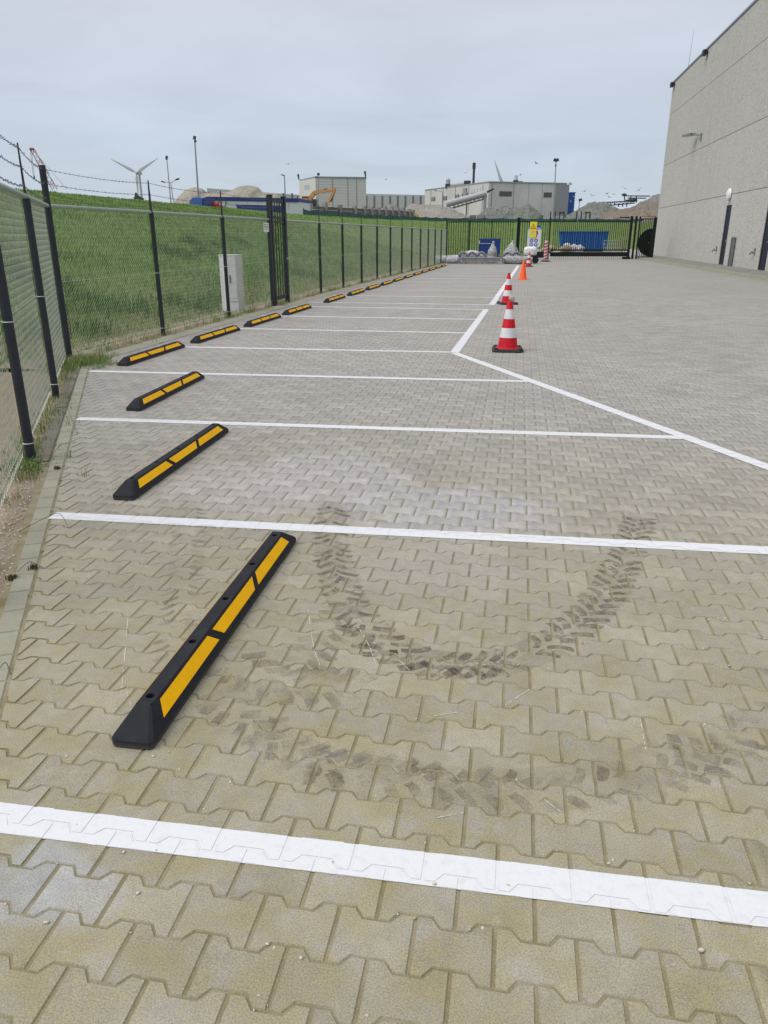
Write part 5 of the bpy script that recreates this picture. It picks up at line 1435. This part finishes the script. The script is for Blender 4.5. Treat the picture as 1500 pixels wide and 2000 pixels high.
for u0, u1, v0, v1 in ((843, 850, 385, 393), (866, 873, 383, 391.5), (889, 897, 380, 388), (902, 914, 377.5, 385), (920, 933, 376.5, 381)):
    fr_ = onface(ft, FA, FB, u0, u1, v0, v1, M_LOUV, 'window', .05)
    for k in range(1, 3): onface(fr_, FA, FB, u0 + (u1 - u0) * k / 3 - .25, u0 + (u1 - u0) * k / 3 + .25, v0, v1, M_FACT, 'mullion', .1, .05)
    onface(fr_, FA, FB, u0, u1, (v0 + v1) / 2 - .3, (v0 + v1) / 2 + .3, M_FACT, 'transom', .12, .05)
for o in list(ft.children):
    for ch in o.children: ch.location = Vector(ch.location) + (Vector((0, 0, 0)))
c0 = at(924.5, 362, 183); c1_ = at(924.8, 318, 183)
ch_ = B(); ch_.tube((c0.x, c0.y, zf), (c0.x, c0.y, c1_.z - 1.2), .27, .26, 14); ch_.tube((c0.x, c0.y, c1_.z - 1.2), (c0.x, c0.y, c1_.z), .37, .37, 14); ch_.build('chimney', M_STEELD, ft)
s0_ = at(1007, 357, 186)
sl = B(); sl.lathe([(.08, .7), (.55, 1.4), (.55, 1.7)], 16, (s0_.x, s0_.y, zf - .3), smooth=True); sl.build('roof_silo', M_STEELD, ft)
B().lathe([(.56, 1.7), (.42, 2.0), (.40, 2.5), (.30, 2.7), (.05, 2.75)], 16, (s0_.x, s0_.y, zf - .3)).build('silo_dome', M_STEELL, ft)
fr2 = B()
for dx_ in (-.6, .6, 1.5): fr2.tube((s0_.x + dx_, s0_.y, zf), (s0_.x + dx_, s0_.y, zf + 1.1), .07, .07, 6)
fr2.tube((s0_.x - .6, s0_.y, zf + 1.1), (s0_.x + 1.5, s0_.y, zf + 1.1), .07, .07, 6); fr2.build('roof_frame', M_STEELD, ft)
d0, d1 = at(882, 361, 186), at(911, 360.5, 180)
du = B(); du.tube(Vector((d0.x, d0.y, zf + .45)), Vector((d1.x, d1.y, zf + .45)), .38, .38, 10); du.build('roof_duct', M_STEELL, ft)
B().box((d1.x + .2, d1.y, zf + .35), (1.4, 1.2, 1.3)).build('duct_elbow', M_STEELD, ft)
B().box((at(875, 364, 187).x, 187, zf + .4), (1.2, 1., .8)).build('roof_vent', M_STEELD, ft); B().lathe([(.5, 0), (.5, .9), (.1, 1.3)], 10, (at(875, 364, 187).x, 187, zf + .8)).build('vent_hood', M_STEELL, ft)
onface(ft, FA, FB, 906, 912, 367, 385, M_FGREY, 'stained_duct', .3)
# conveyor gallery
k0, k1 = at(872, 398.5, 163), at(949, 378, 163)
cv = thing('conveyor', 'sloping silver conveyor gallery rising to the factory wall', 'conveyor', (k0.x, k0.y, PLZ))
d_ = (k1 - k0).normalized(); b_ = B(); b_.tube(k0, k1, .62, .62, 14); b_.build('gallery_cover', M_STEELL, cv)
tr = B(); off = Vector((0, 0, -1.05))
tr.tube(k0 + d_ * 1.2 + off, k1 + off * .9, .12, .12, 6)
n_ = 9
for k in range(n_): tr.tube(k0.lerp(k1, (k + .6) / (n_ + .5)) + Vector((0, 0, -.55)), k0.lerp(k1, (k + 1.2) / (n_ + .5)) + off * .95, .07, .07, 5)
tr.build('truss', M_STEELD, cv)
B().tube(k1 + d_ * .2 + Vector((0, 0, .2)), k1 + d_ * 1.6 + Vector((0, 0, .5)), .22, .16, 8).build('head_chute', M_STEELD, cv)
B().box((k1.x - .1, k1.y, (k1.z + PLZ) / 2), (.6, .6, k1.z - PLZ)).build('support_tower', M_FGREY, cv)
k2 = k0.lerp(k1, .52); B().box((k2.x, k2.y, (k2.z - .8 + PLZ) / 2), (.22, .22, k2.z - .8 - PLZ)).build('support_leg', M_STEELD, cv)
for k in range(7):
    q0 = k0.lerp(k1, .5 + .5 * k / 7) + Vector((0, 0, .6)); B().tube(q0, q0 + Vector((0, 0, .8)), .04, .04, 5).build('railing_post', M_STEELL, cv)
# blue tower
T0, T1 = at(1107.8, 377, 184), at(1123.5, 377.5, 184)
bt_ = thing('blue_tower', 'bright blue clad tower at the right end of the factory', 'building', (T0.x, T0.y, PLZ))
B().hexa([(T0.x + .1, T0.y, PLZ - .3), (T1.x, T1.y, PLZ - .3), (T1.x, T1.y + 5, PLZ - .3), (T0.x + .1, T0.y + 5, PLZ - .3)], [(T0.x + .1, T0.y, T0.z), (T1.x, T1.y, T0.z), (T1.x, T1.y + 5, T0.z), (T0.x + .1, T0.y + 5, T0.z)]).build('cladding', M_FBLUE, bt_)
B().box((T0.x + .9, T0.y - .02, T0.z - 1.7), (.35, .05, .35)).build('small_emblem', M_STEELL, bt_); B().box((T1.x - .3, T1.y - .15, T0.z - .75), (.4, .25, .25)).build('wall_lamp', M_STEELL, bt_)
B().box(((T0.x + T1.x) / 2, T0.y + 2.4, T0.z + .08), (T1.x - T0.x + .2, 5.1, .16)).build('roof_edge', M_FBLUE, bt_)

# concrete block wall with posts behind the netting
M_BLK = mat('grimy_concrete_block', (.165, .145, .135), .9, .15, 0, .35, .9); M_BLKP = mat('pale_concrete_post', (.29, .275, .265), .9, .15, 0, .2, 1)
W0, W1 = at(581, 398, 97), at(806, 410.5, 124); wz = W0.z
bw = thing('block_wall', 'grimy concrete plank wall with pale posts behind the green netting', 'wall', (W0.x, W0.y, PLZ))
us = [581, 606, 635, 664, 692.5, 711, 725, 738.6, 752, 765, 777, 788, 799, 806]
dW = (W1 - W0); dW.z = 0
def wallhit(u):
    d_ = ray(u, 405); t_ = (W0.x * dW.y - W0.y * dW.x) / (d_[0] * dW.y - d_[1] * dW.x); p = CAMP + d_ * t_; return Vector((p[0], p[1], 0))
pts_ = [wallhit(u) for u in us]; RW = Matrix.Rotation(math.atan2(dW.y, dW.x), 3, 'Z')
for i, p in enumerate(pts_):
    hz = random.uniform(.05, .35); B().box((p.x, p.y, (PLZ - .3 + wz + hz) / 2), (.5, .5, wz + hz - PLZ + .3), RW).build('wall_post', M_BLKP, bw)
for a, c in zip(pts_[:-1], pts_[1:]):
    L_ = (c - a).length - .5; mid = (a + c) / 2
    for k in range(4):
        hh_ = (wz - .1 - PLZ) / 4; B().box((mid.x, mid.y + random.uniform(-.05, .05), PLZ + hh_ * (k + .5) - .05), (L_, .22, hh_ - .05), RW).build('wall_plank', M_BLK, bw)
# low barrier wall right part
V0, V1 = at(917, 415, 147), at(1062, 417, 150)
lb = thing('barrier_wall', 'low grey concrete barrier in front of the rubble mounds', 'wall', (V0.x, V0.y, PLZ))
for k in range(10):
    p = V0.lerp(V1, (k + .5) / 10); B().box((p.x, p.y, PLZ + .75), ((V1.x - V0.x) / 10 - .12, .6, 1.7 + .15 * (k % 3))).build('barrier_block', M_BLKP if k % 3 else M_BLK, lb)
for u, lab in ((1084, 'dark low frame of posts below the factory end wall'), (1135, 'dark low frame of posts below the large rubble mound')):
    f_ = thing('post_frame', lab, 'frame', at(u, 424, 148))
    for du_ in (-9, 0, 9, 17): p = at(u + du_, 424, 148); B().box((p.x, p.y, PLZ + 1.1), (.22, .22, 2.1)).build('frame_post', M_STEELD, f_)
    p = at(u + 13, 418.6, 148); B().box((p.x, 148, PLZ + 1.95), (1.0, .2, .25)).build('cross_beam', M_STEELD, f_)

# blue roofed shed, tarp trailer, blue skip
M_TARP = mat('blue_tarpaulin', (.045, .115, .40), .5, .35, 0, .12, 1.); M_DBLUE = mat('dark_blue_paint', (.028, .05, .20), .5, .35, 0, .12, 1.); M_SHED = mat('shed_white', (.62, .63, .65), .7, .3, 0, .08, .8)
S0, S1 = at(404, 384, 88), at(584, 388.5, 94); zs_ = S0.z
sh_ = thing('blue_roofed_shed', 'long white shed with a deep blue roof band behind the crest', 'shed', (S0.x, S0.y, PLZ))
B().hexa([(S0.x, S0.y, PLZ - .4), (S1.x, S1.y, PLZ - .4), (S1.x, S1.y + 6, PLZ - .4), (S0.x, S0.y + 6, PLZ - .4)], [(S0.x, S0.y, zs_ - .4), (S1.x, S1.y, zs_ - .4), (S1.x, S1.y + 6, zs_ - .4), (S0.x, S0.y + 6, zs_ - .4)]).build('wall', M_SHED, sh_)
B().hexa([(S0.x - .1, S0.y - .12, zs_ - .42), (S1.x, S1.y - .12, zs_ - .42), (S1.x, S1.y + 6.2, zs_ - .38), (S0.x - .1, S0.y + 6.2, zs_ - .38)], [(S0.x - .1, S0.y - .12, zs_), (S1.x, S1.y - .12, zs_), (S1.x, S1.y + 6.2, zs_), (S0.x - .1, S0.y + 6.2, zs_)]).build('roof_band', M_DBLUE, sh_)
for k in range(1, 9):
    u = 404 + k * 20; onface(sh_, S0, S1, u - .2, u + .2, 394 + k * .3, 408, M_FGREY, 'wall_seam', .03)
q0, q1 = at(367.5, 386, 80), at(394, 386, 80)
tt = thing('tarp_trailer', 'blue tarpaulin covered trailer at the left end of the shed', 'trailer', (q0.x, q0.y, PLZ))
zt_ = at(380, 386, 80).z; prof = [(q0.x, PLZ), (q1.x, PLZ), (q1.x, zt_ - .1), (q1.x - .15, zt_), (q0.x + .5, zt_), (q0.x + .12, zt_ - .3)]
B().prism([(x, 80, z) for x, z in prof], (0, 2.4, 0)).build('tarpaulin', M_TARP, tt)
B().box(((q1.x + at(403, 386, 80).x) / 2 + .05, 81.2, (PLZ + zt_) / 2), (at(403, 386, 80).x - q1.x - .05, 2.2, zt_ - PLZ)).build('headboard', M_DBLUE, tt)
for xx_ in (.5, 1.2): B().tube((q0.x + xx_, 79.95, PLZ + .05), (q0.x + xx_, 80.25, PLZ + .05), .4, .4, 16).build('wheel', M_RUBBER, tt)
q0, q1 = at(461, 401, 80), at(548, 403, 84); zk = q0.z
sk = thing('blue_skip', 'dark blue skip with pale lettering in front of the white shed', 'skip', (q0.x, q0.y, PLZ))
B().hexa([(q0.x + .3, q0.y, PLZ - .3), (q1.x, q1.y, PLZ - .3), (q1.x, q1.y + 2, PLZ - .3), (q0.x + .3, q0.y + 2, PLZ - .3)], [(q0.x, q0.y, zk), (q1.x, q1.y, zk), (q1.x, q1.y + 2, zk), (q0.x, q0.y + 2, zk)]).build('hull', M_DBLUE, sk)
B().hexa([(q0.x - .05, q0.y - .06, zk), (q1.x, q1.y - .06, zk), (q1.x, q1.y + 2.05, zk), (q0.x - .05, q0.y + 2.05, zk)], [(q0.x - .05, q0.y - .06, zk + .08), (q1.x, q1.y - .06, zk + .08), (q1.x, q1.y + 2.05, zk + .08), (q0.x - .05, q0.y + 2.05, zk + .08)]).build('rim', M_DBLUE, sk)
u = 473.5
M_LET = mat('pale_lettering', (.42, .45, .55), .6, .3)
while u < 527:
    w_ = random.choice([1.1, 1.5, 1.9, 2.1]); 
    if not (485.5 < u < 488.5 or 509 < u < 512): onface(sk, q0, q1, u, u + w_, 404.6 + (u - 473) * .02, 407.6 + (u - 473) * .02, M_LET, 'letter', .03, .02)
    u += w_ + .8
rd = at(427, 401, 82)
rr_ = thing('red_reel', 'small red machine with a wheel beside the white shed', 'machine', (rd.x, rd.y, PLZ))
B().box((rd.x - .1, rd.y, rd.z - .5), (.9, .8, 1.0)).build('body', M_SIGNR, rr_); lump('motor', (rd.x - .3, rd.y - .1, rd.z + .05), (.3, .3, .28), M_SIGNR, 2, .2, 2, rr_)
wv = B(); wc = Vector((rd.x + .55, rd.y - .3, rd.z + .2))
for k in range(14):
    a, c = 2 * math.pi * k / 14, 2 * math.pi * (k + 1) / 14; wv.tube(wc + Vector((.42 * math.cos(a), 0, .42 * math.sin(a))), wc + Vector((.42 * math.cos(c), 0, .42 * math.sin(c))), .06, .06, 6)
wv.build('wheel', M_STEELD, rr_)

# excavator
M_EXC = mat('orange_excavator_paint', (.55, .30, .12), .6, .25, 0, .2, .8); M_CABG = mat('cab_glass', (.03, .035, .04), .2, .5)
EY = 104
ex = thing('excavator', 'orange excavator with raised boom behind the concrete plank wall', 'excavator', at(600, 400, EY))
def arm(ptsw, name, m_, th=.45):
    b_ = B()
    for (u0, v0, w0), (u1, v1, w1) in zip(ptsw[:-1], ptsw[1:]):
        p0, p1 = at(u0, v0, EY), at(u1, v1, EY); d_ = (p1 - p0).normalized(); n_ = Vector((-d_.z, 0, d_.x)); k = EY / 1480
        pl = [p0 - n_ * w0 * k / 2, p1 - n_ * w1 * k / 2, p1 + n_ * w1 * k / 2, p0 + n_ * w0 * k / 2]
        b_.prism([p - Vector((0, th / 2, 0)) for p in pl], (0, th, 0))
    return b_.build(name, m_, ex)
arm([(603.5, 397, 5), (607, 386, 7), (614, 377, 7.5), (622, 374.5, 6), (645, 372.3, 4.5), (650, 371, 3.5)], 'boom', M_EXC)
arm([(654.5, 367, 4), (652.5, 373, 5), (648, 383, 5), (641, 397, 3)], 'stick', M_EXC, .4)
arm([(620, 373, 1.6), (639, 369, 1.4)], 'boom_cylinder', M_STEELD, .2); arm([(655.5, 370, 1.3), (647, 394, 1.3)], 'bucket_cylinder', M_STEELD, .2)
arm([(645, 372.3, 3), (654.5, 367.5, 3)], 'elbow', M_EXC, .35)
bp = at(591, 392, EY); B().box((bp.x, bp.y + .4, bp.z - .1), (1.7, 2.4, .75)).build('engine_deck', M_EXC, ex)
cp = at(598, 387.5, EY); B().box((cp.x - .1, cp.y + .5, cp.z), (.95, 1.2, .5)).build('counterweight', M_STEELD, ex)
cp = at(614, 393, EY); B().box((cp.x, cp.y + .3, cp.z - .3), (.45, 1.0, 1.1)).build('cab', M_CABG, ex)
B().box((bp.x + .9, bp.y + .4, PLZ + .35), (3.6, 2.8, .75)).build('track', M_STEELD, ex)
cp = at(581, 387, EY); B().tube((cp.x, cp.y, cp.z - .4), (cp.x, cp.y, cp.z + .25), .07, .07, 8).build('exhaust', M_STEELD, ex)
# yellow loader, partly hidden
yl = at(808, 417, 140)
ld = thing('yellow_loader', 'yellow loader bucket showing at the foot of the pale gravel mound', 'loader', (yl.x, yl.y, PLZ))
M_YEL = mat('loader_yellow', (.60, .36, .05), .5, .3)
B().hexa([(yl.x - .9, 139.4, PLZ), (yl.x + .8, 139.4, PLZ), (yl.x + .8, 140.6, PLZ), (yl.x - .9, 140.6, PLZ)], [(yl.x - .6, 139.4, yl.z + .1), (yl.x + .6, 139.4, yl.z), (yl.x + .6, 140.6, yl.z), (yl.x - .6, 140.6, yl.z + .1)]).build('bucket', M_YEL, ld)
B().box((yl.x + .2, 141.5, PLZ + .9), (1.0, 1.8, 1.2)).build('body', M_YEL, ld); B().tube((yl.x + .9, 141, PLZ + .35), (yl.x + 1.15, 141, PLZ + .35), .5, .5, 14).build('wheel', M_RUBBER, ld)
# screening plant with belts on the right
cvY = 170
sp_ = thing('screening_plant', 'dark steel screening plant with belt frames above the rubble mounds', 'machine', at(1230, 400, cvY))
b_ = B()
def seg(u0, v0, u1, v1, r_=.11, b__=None): (b__ or b_).tube(at(u0, v0, cvY), at(u1, v1, cvY), r_, r_, 6)
for l_ in ((1180, 395.5, 1228, 393), (1183, 402, 1240, 396.5), (1222, 382.5, 1270, 383), (1222, 391, 1245, 391), (1220, 380, 1220, 393), (1232, 383, 1232, 396), (1243, 383, 1243, 396), (1226, 387, 1262, 387), (1208, 397, 1208, 404), (1216, 396, 1216, 404), (1224, 395, 1224, 404), (1192, 395, 1192, 401), (1200, 395, 1200, 401), (1228, 393, 1243, 390), (1180, 395.5, 1183, 402)): seg(*l_)
for k in range(6): seg(1184 + k * 8, 401.5 - k * .8, 1190 + k * 8, 395.2 - k * .3, .06)
b_.build('frame', M_STEELD, sp_)
lump('drive_head', at(1219, 380.3, cvY), (.5, .4, .26), M_STEELD, 5, .3, 2, sp_); lump('hopper', at(1236, 391, cvY), (.9, .6, .35), M_STEELD, 6, .3, 2, sp_)

# lamp masts
M_MAST = mat('mast_grey', (.27, .28, .30), .5, .35, .2, .1, 1)
def mast(label, u0, v0, u1, v1, Y, r_, head=()):
    a, c = at(u0, v0, Y), at(u1, v1, Y); base = Vector((a.x, a.y, PLZ - .2)); top_ = c
    t_ = thing('lamp_mast', label, 'lamp post', base, 0, 'lamp masts around the industrial yard')
    B().tube(base, top_, r_, r_ * .6, 8).build('pole', M_MAST, t_)
    for du, dv, w_, hgt_ in head:
        q_ = at(u1 + du, v1 + dv, Y)
        if abs(du) > 1.2: B().tube(top_, q_, r_ * .5, r_ * .4, 6).build('arm', M_MAST, t_)
        B().box(q_, (w_, .3, hgt_), Matrix.Rotation(-.25 if du > 0 else .25, 3, 'Y')).build('lamp_head', M_STEELD, t_)
mast('tall thin mast standing behind the blue trailer', 387, 388, 380, 268, 120, .17, ((0, 1, .35, .5), (1.6, 8, .3, .25)))
mast('leaning mast between the wind turbine and the sand mound', 333.5, 390, 325.5, 308, 150, .14, ((0, 0, .35, .7),))
mast('lower twin armed lamp post beside the leaning mast', 341, 392, 333.5, 357, 150, .13, ((-15, -2, .7, .22), (13, -7, .8, .25)))
mast('curved lamp post in front of the low pale hall', 557, 392, 555.5, 342, 130, .14, ((-3.2, 0, .5, .16),))
mast('slim lamp post with one long arm before the factory', 864, 425, 864, 374, 150, .09, ((-13, -1.5, .5, .1),))
mast('floodlight mast with two raised lamps at the factory end wall', 1081, 425, 1086, 314, 150, .13, ((-2.4, -1.5, .45, .5), (2.6, -1.5, .5, .5), (-.6, 9, .25, .3)))
mast('short lamp post in front of the large rubble mound', 1128, 432, 1132, 391, 128, .09, ((1.6, -.5, .5, .35),))
mast('lamp post rising over the edge of the big pale hall', 620, 398, 622, 340, 140, .09, ((0, 0, .4, .4), (-4, 6, .4, .2)))
mast('small bracket lamp over the blue tower', 1109, 400, 1109, 361, 188, .07, ((3.5, -3.5, .4, .15), (6, -1.5, .35, .3)))

# wind turbines
M_TURB = mat('turbine_white', (.42, .45, .48), .5, .3, 0, .05, .02)
def blade(hub, tip, Y, w_, parent):
    d_ = (tip - hub); L_ = d_.length; d_ = d_.normalized(); n_ = Vector((-d_.z, 0, d_.x)); b_ = B(); vs = []; ks = [(0, .35), (.06, .4), (.2, 1.), (.5, .65), (.8, .38), (1., .1)]
    for t_, k in ks:
        c = hub + d_ * L_ * t_; h2 = w_ * k / 2
        vs += [c - n_ * h2, c + Vector((0, -.25 * h2, 0)), c + n_ * h2, c + Vector((0, .25 * h2, 0))]
    b_.add(vs, [(i * 4 + j, i * 4 + (j + 1) % 4, (i + 1) * 4 + (j + 1) % 4, (i + 1) * 4 + j) for i in range(len(ks) - 1) for j in range(4)], True); return b_.build('rotor_blade', M_TURB, parent)
def turbine(label, hub_px, Y, tips, tw):
    hub = at(*hub_px, Y); t_ = thing('wind_turbine', label, 'wind turbine', (hub.x, hub.y, PLZ), 0, 'wind turbines on the horizon')
    lean = at(hub_px[0] + tw, 395, Y)
    B().tube((hub.x, hub.y + 2, PLZ - .5), (hub.x, hub.y + 2, hub.z), 1.25, .8, 16).build('tower', M_TURB, t_)
    B().box((hub.x, hub.y + 2, hub.z), (2., 6, 2.2)).build('nacelle', M_TURB, t_); lump('hub', hub + Vector((0, -2.4, 0)), (1.1, 1.3, 1.1), M_TURB, 1, 0, 1, t_)
    for u, v in tips: blade(hub + Vector((0, -2.6, 0)), at(u, v, Y) + Vector((0, -2.6, 0)), Y, 2.6, t_)
turbine('white wind turbine with two raised blades above the dike at left', (269.5, 338), 620, ((219.5, 311), (312, 309)), 5)
turbine('white wind turbine blade rising behind the factory roof', (983, 366), 640, ((966, 314), (1020, 408), (940, 402)), 0)
# third blade of the left turbine hangs along its tower
hub = at(269.5, 338, 620); tl_ = [o for o in bpy.data.objects if o.name == 'wind_turbine'][0]
blade(hub + Vector((0, -2.6, 0)), at(273, 388, 620) + Vector((0, -2.6, 0)), 620, 2.6, tl_)

# lattice crane at the left
CY_ = 330
cr_ = thing('lattice_crane', 'red and white lattice boom crane far off behind the left fence', 'crane', at(100, 400, CY_))
M_CRR = mat('crane_red', (.30, .12, .12), .6, .3); M_CRW = mat('crane_pale', (.40, .40, .41), .6, .3)
for k in range(8):
    t0, t1 = k / 8, (k + 1) / 8; b_ = B()
    for ua, va, ub, vb_ in ((59, 292, 103, 372), (66, 290, 112, 370)):
        b_.tube(at(lerp(ua, ub, t0), lerp(va, vb_, t0), CY_), at(lerp(ua, ub, t1), lerp(va, vb_, t1), CY_), .22, .22, 5)
    b_.tube(at(lerp(59, 103, t0), lerp(292, 372, t0), CY_), at(lerp(66, 112, t1), lerp(290, 370, t1), CY_), .12, .12, 5)
    b_.tube(at(lerp(66, 112, t0), lerp(290, 370, t0), CY_), at(lerp(59, 103, t1), lerp(292, 372, t1), CY_), .12, .12, 5)
    b_.build('boom_section', M_CRR if k % 2 == 0 else M_CRW, cr_)
lump('sheave_head', at(61.5, 290.5, CY_), (1.1, .6, .5), M_CRR, 2, .2, 2, cr_)
b_ = B()
for l_ in ((62, 290, 131, 370), (66, 290, 98, 340), (61, 292, 67, 344), (59, 293, 65, 344)): b_.tube(at(l_[0], l_[1], CY_), at(l_[2], l_[3], CY_), .11, .11, 5)
b_.build('cable', M_CRW, cr_)
lump('hook_block', at(67, 347, CY_), (.35, .3, .8), M_STEELD, 3, .3, 2, cr_)
p = at(110, 388, CY_); B().box((p.x, p.y, (p.z + PLZ) / 2), (7, 5, p.z - PLZ)).build('crane_body', M_CRR, cr_)
# dark angular scrap on the crest
dk = thing('scrap_heap', 'small dark angular object on the crest below the left turbine', 'scrap', at(266, 388, 75))
pp_ = [at(262, 390, 75), at(263.5, 376, 75), at(265.5, 380, 75), at(279, 388, 75), at(276, 390.5, 75)]
B().prism(pp_, (0, .4, 0)).build('plate', M_STEELD, dk); B().box(at(268, 388.5, 75.6), (.5, .5, .3)).build('foot', M_STEELD, dk)

# blue container and goods beyond the sliding gate
M_CONT = mat('container_blue', (.028, .145, .42), .6, .2, 0, .15, .8)
K0, K1 = gr(1090, 489), gr(1188, 489); KY = 88.
k0x, k1x = at(1090, 480, KY).x, at(1187, 480, KY).x; kz = at(1140, 451.5, KY).z
bc = thing('blue_container', 'ribbed blue container standing beyond the sliding gate', 'container', ((k0x + k1x) / 2, KY, 0))
B().hexa([(k0x + .35, KY, .22), (k1x - .2, KY, .22), (k1x - .2, KY + 2.4, .22), (k0x + .35, KY + 2.4, .22)], [(k0x, KY, kz), (k1x, KY, kz), (k1x, KY + 2.4, kz), (k0x, KY + 2.4, kz)]).build('hull', M_CONT, bc)
for k in range(17):
    x = lerp(k0x + .45, k1x - .3, k / 16); B().box((x, KY - .05, (kz + .3) / 2), (.09, .1, kz - .35)).build('rib', M_CONT, bc)
B().box(((k0x + k1x) / 2, KY - .06, kz - .05), (k1x - k0x, .14, .12)).build('top_rail', M_CONT, bc); B().box(((k0x + k1x) / 2 + .4, KY + .3, .12), (k1x - k0x - 1.6, .3, .24)).build('skid', M_STEELD, bc)
def pile(name, label, cat, u, Y, n_, sx, sz, m_, seed):
    x = at(u, 490, Y).x; t_ = thing(name, label, cat, (x, Y, 0))
    for k in range(n_):
        lump('lump', (x + random.uniform(-sx, sx), Y + random.uniform(-.4, .4), sz * random.uniform(.2, .8)), (sx * .45, .4, sz * .5), m_, seed + k, .4, 2.5, t_, None, 14, 8)
pile('debris_pile', 'pile of pale debris in front of the blue container', 'pile', 1112, 82, 7, 1.0, .8, M_WRAPW, 20)
pile('debris_pile', 'low pile of dark timber and debris left of the blue container', 'pile', 1090, 80, 6, 1.2, .6, M_TIMB, 40)
cgx = at(1194, 490, 86).x
cg = thing('wire_cage', 'stack of pale wire mesh crates right of the blue container', 'crate', (cgx, 86, 0)); b_ = B()
for i in range(5): b_.tube((cgx - .8 + i * .4, 86, .05), (cgx - .8 + i * .4, 86, 1.15), .03, .03, 5)
for z in (.1, .45, .8, 1.15): b_.tube((cgx - .8, 86, z), (cgx + .8, 86, z), .03, .03, 5); b_.tube((cgx - .8, 86.8, z), (cgx + .8, 86.8, z), .03, .03, 5)
b_.build('wire_frame', M_STEELL, cg)
for i, u in enumerate((1212, 1218)):
    x = at(u, 490, 86).x; B_p = thing('timber_stack', ('taller' if i else 'shorter') + ' upright pale timber pallet right of the wire crates', 'pallet', (x, 86, 0))
    for k in range(4): B().box((x, 86, .2 + k * (.3 + .06 * i)), (.35, .12, .16)).build('board', M_TIMB, B_p)
    for sx in (-.14, .14): B().box((x + sx, 86.1, .65 + .1 * i), (.06, .08, 1.3 + .2 * i)).build('upright', M_TIMB, B_p)

# gulls
M_GULL = mat('gull_grey_white', (.40, .41, .43), .8, .2); M_GULLD = mat('gull_dark', (.16, .16, .17), .8, .2)
def gull(u, v, Y, sp_n, lab, dark=False, bank=0.):
    p = at(u, v, Y); t_ = thing('gull', lab, 'gull', p, random.uniform(0, 6.28), 'gulls over the industrial yard'); t_.scale = (.62, .62, .62)
    mm = M_GULLD if dark else M_GULL
    lump('body', (0, 0, 0), (.30, .11, .11), mm, 1, .05, 1, t_, None, 12, 8, False)
    for sd in (1, -1):
        b_ = B(); root, mid_, tip = Vector((.08, sd * .08, .05)), Vector((.02, sd * .55, .24 + bank * sd)), Vector((-.12, sd * 1.05, .12 + bank * 1.6 * sd))
        for a, c, w0, w1 in ((root, mid_, .26, .22), (mid_, tip, .22, .03)):
            q_ = [a + Vector((-w0 / 2, 0, 0)), a + Vector((w0 / 2, 0, 0)), c + Vector((w1 / 2, 0, 0)), c + Vector((-w1 / 2, 0, 0))]
            b_.hexa(q_, [z + Vector((0, 0, .02)) for z in q_])
        b_.build('wing', mm, t_, False)
    B().hexa([(-.28, -.03, 0), (-.28, .03, 0), (-.48, .09, 0), (-.48, -.09, 0)], [(-.28, -.03, .02), (-.28, .03, .02), (-.48, .09, .015), (-.48, -.09, .015)]).build('tail', mm, t_, False)
for a in ((563.5, 320.5, 120, 1, 'lone dark gull high above the curved lamp post', True, .2), (754, 350.5, 170, 1, 'pale gull gliding right of the big hall roof', False, 0), (910, 337.5, 130, 1, 'gull with raised wing left of the chimney', True, .25),
          (1047.5, 319, 130, 1, 'small dark gull between roof silo and floodlight mast', True, .1), (1016, 342, 160, 1, 'faint gull beside the roof silo', False, .1), (1142, 373.5, 140, 1, 'gull flying just right of the blue tower', True, .15),
          (1156, 381.5, 150, 1, 'gull low over the large rubble mound', False, .2), (1185.5, 378.5, 140, 1, 'gull gliding above the belt frames, left of its neighbour', True, .1), (1190, 385.5, 150, 1, 'lowest gull above the belt frames', False, .1),
          (1199, 379.5, 160, 1, 'pale gull gliding toward the drive head of the plant', False, 0), (1220.5, 368, 140, 1, 'highest gull above the drive head of the plant', True, .3), (1247.5, 371.5, 140, 1, 'gull near the warehouse corner over the gravel mound', True, .3)):
    gull(*a)
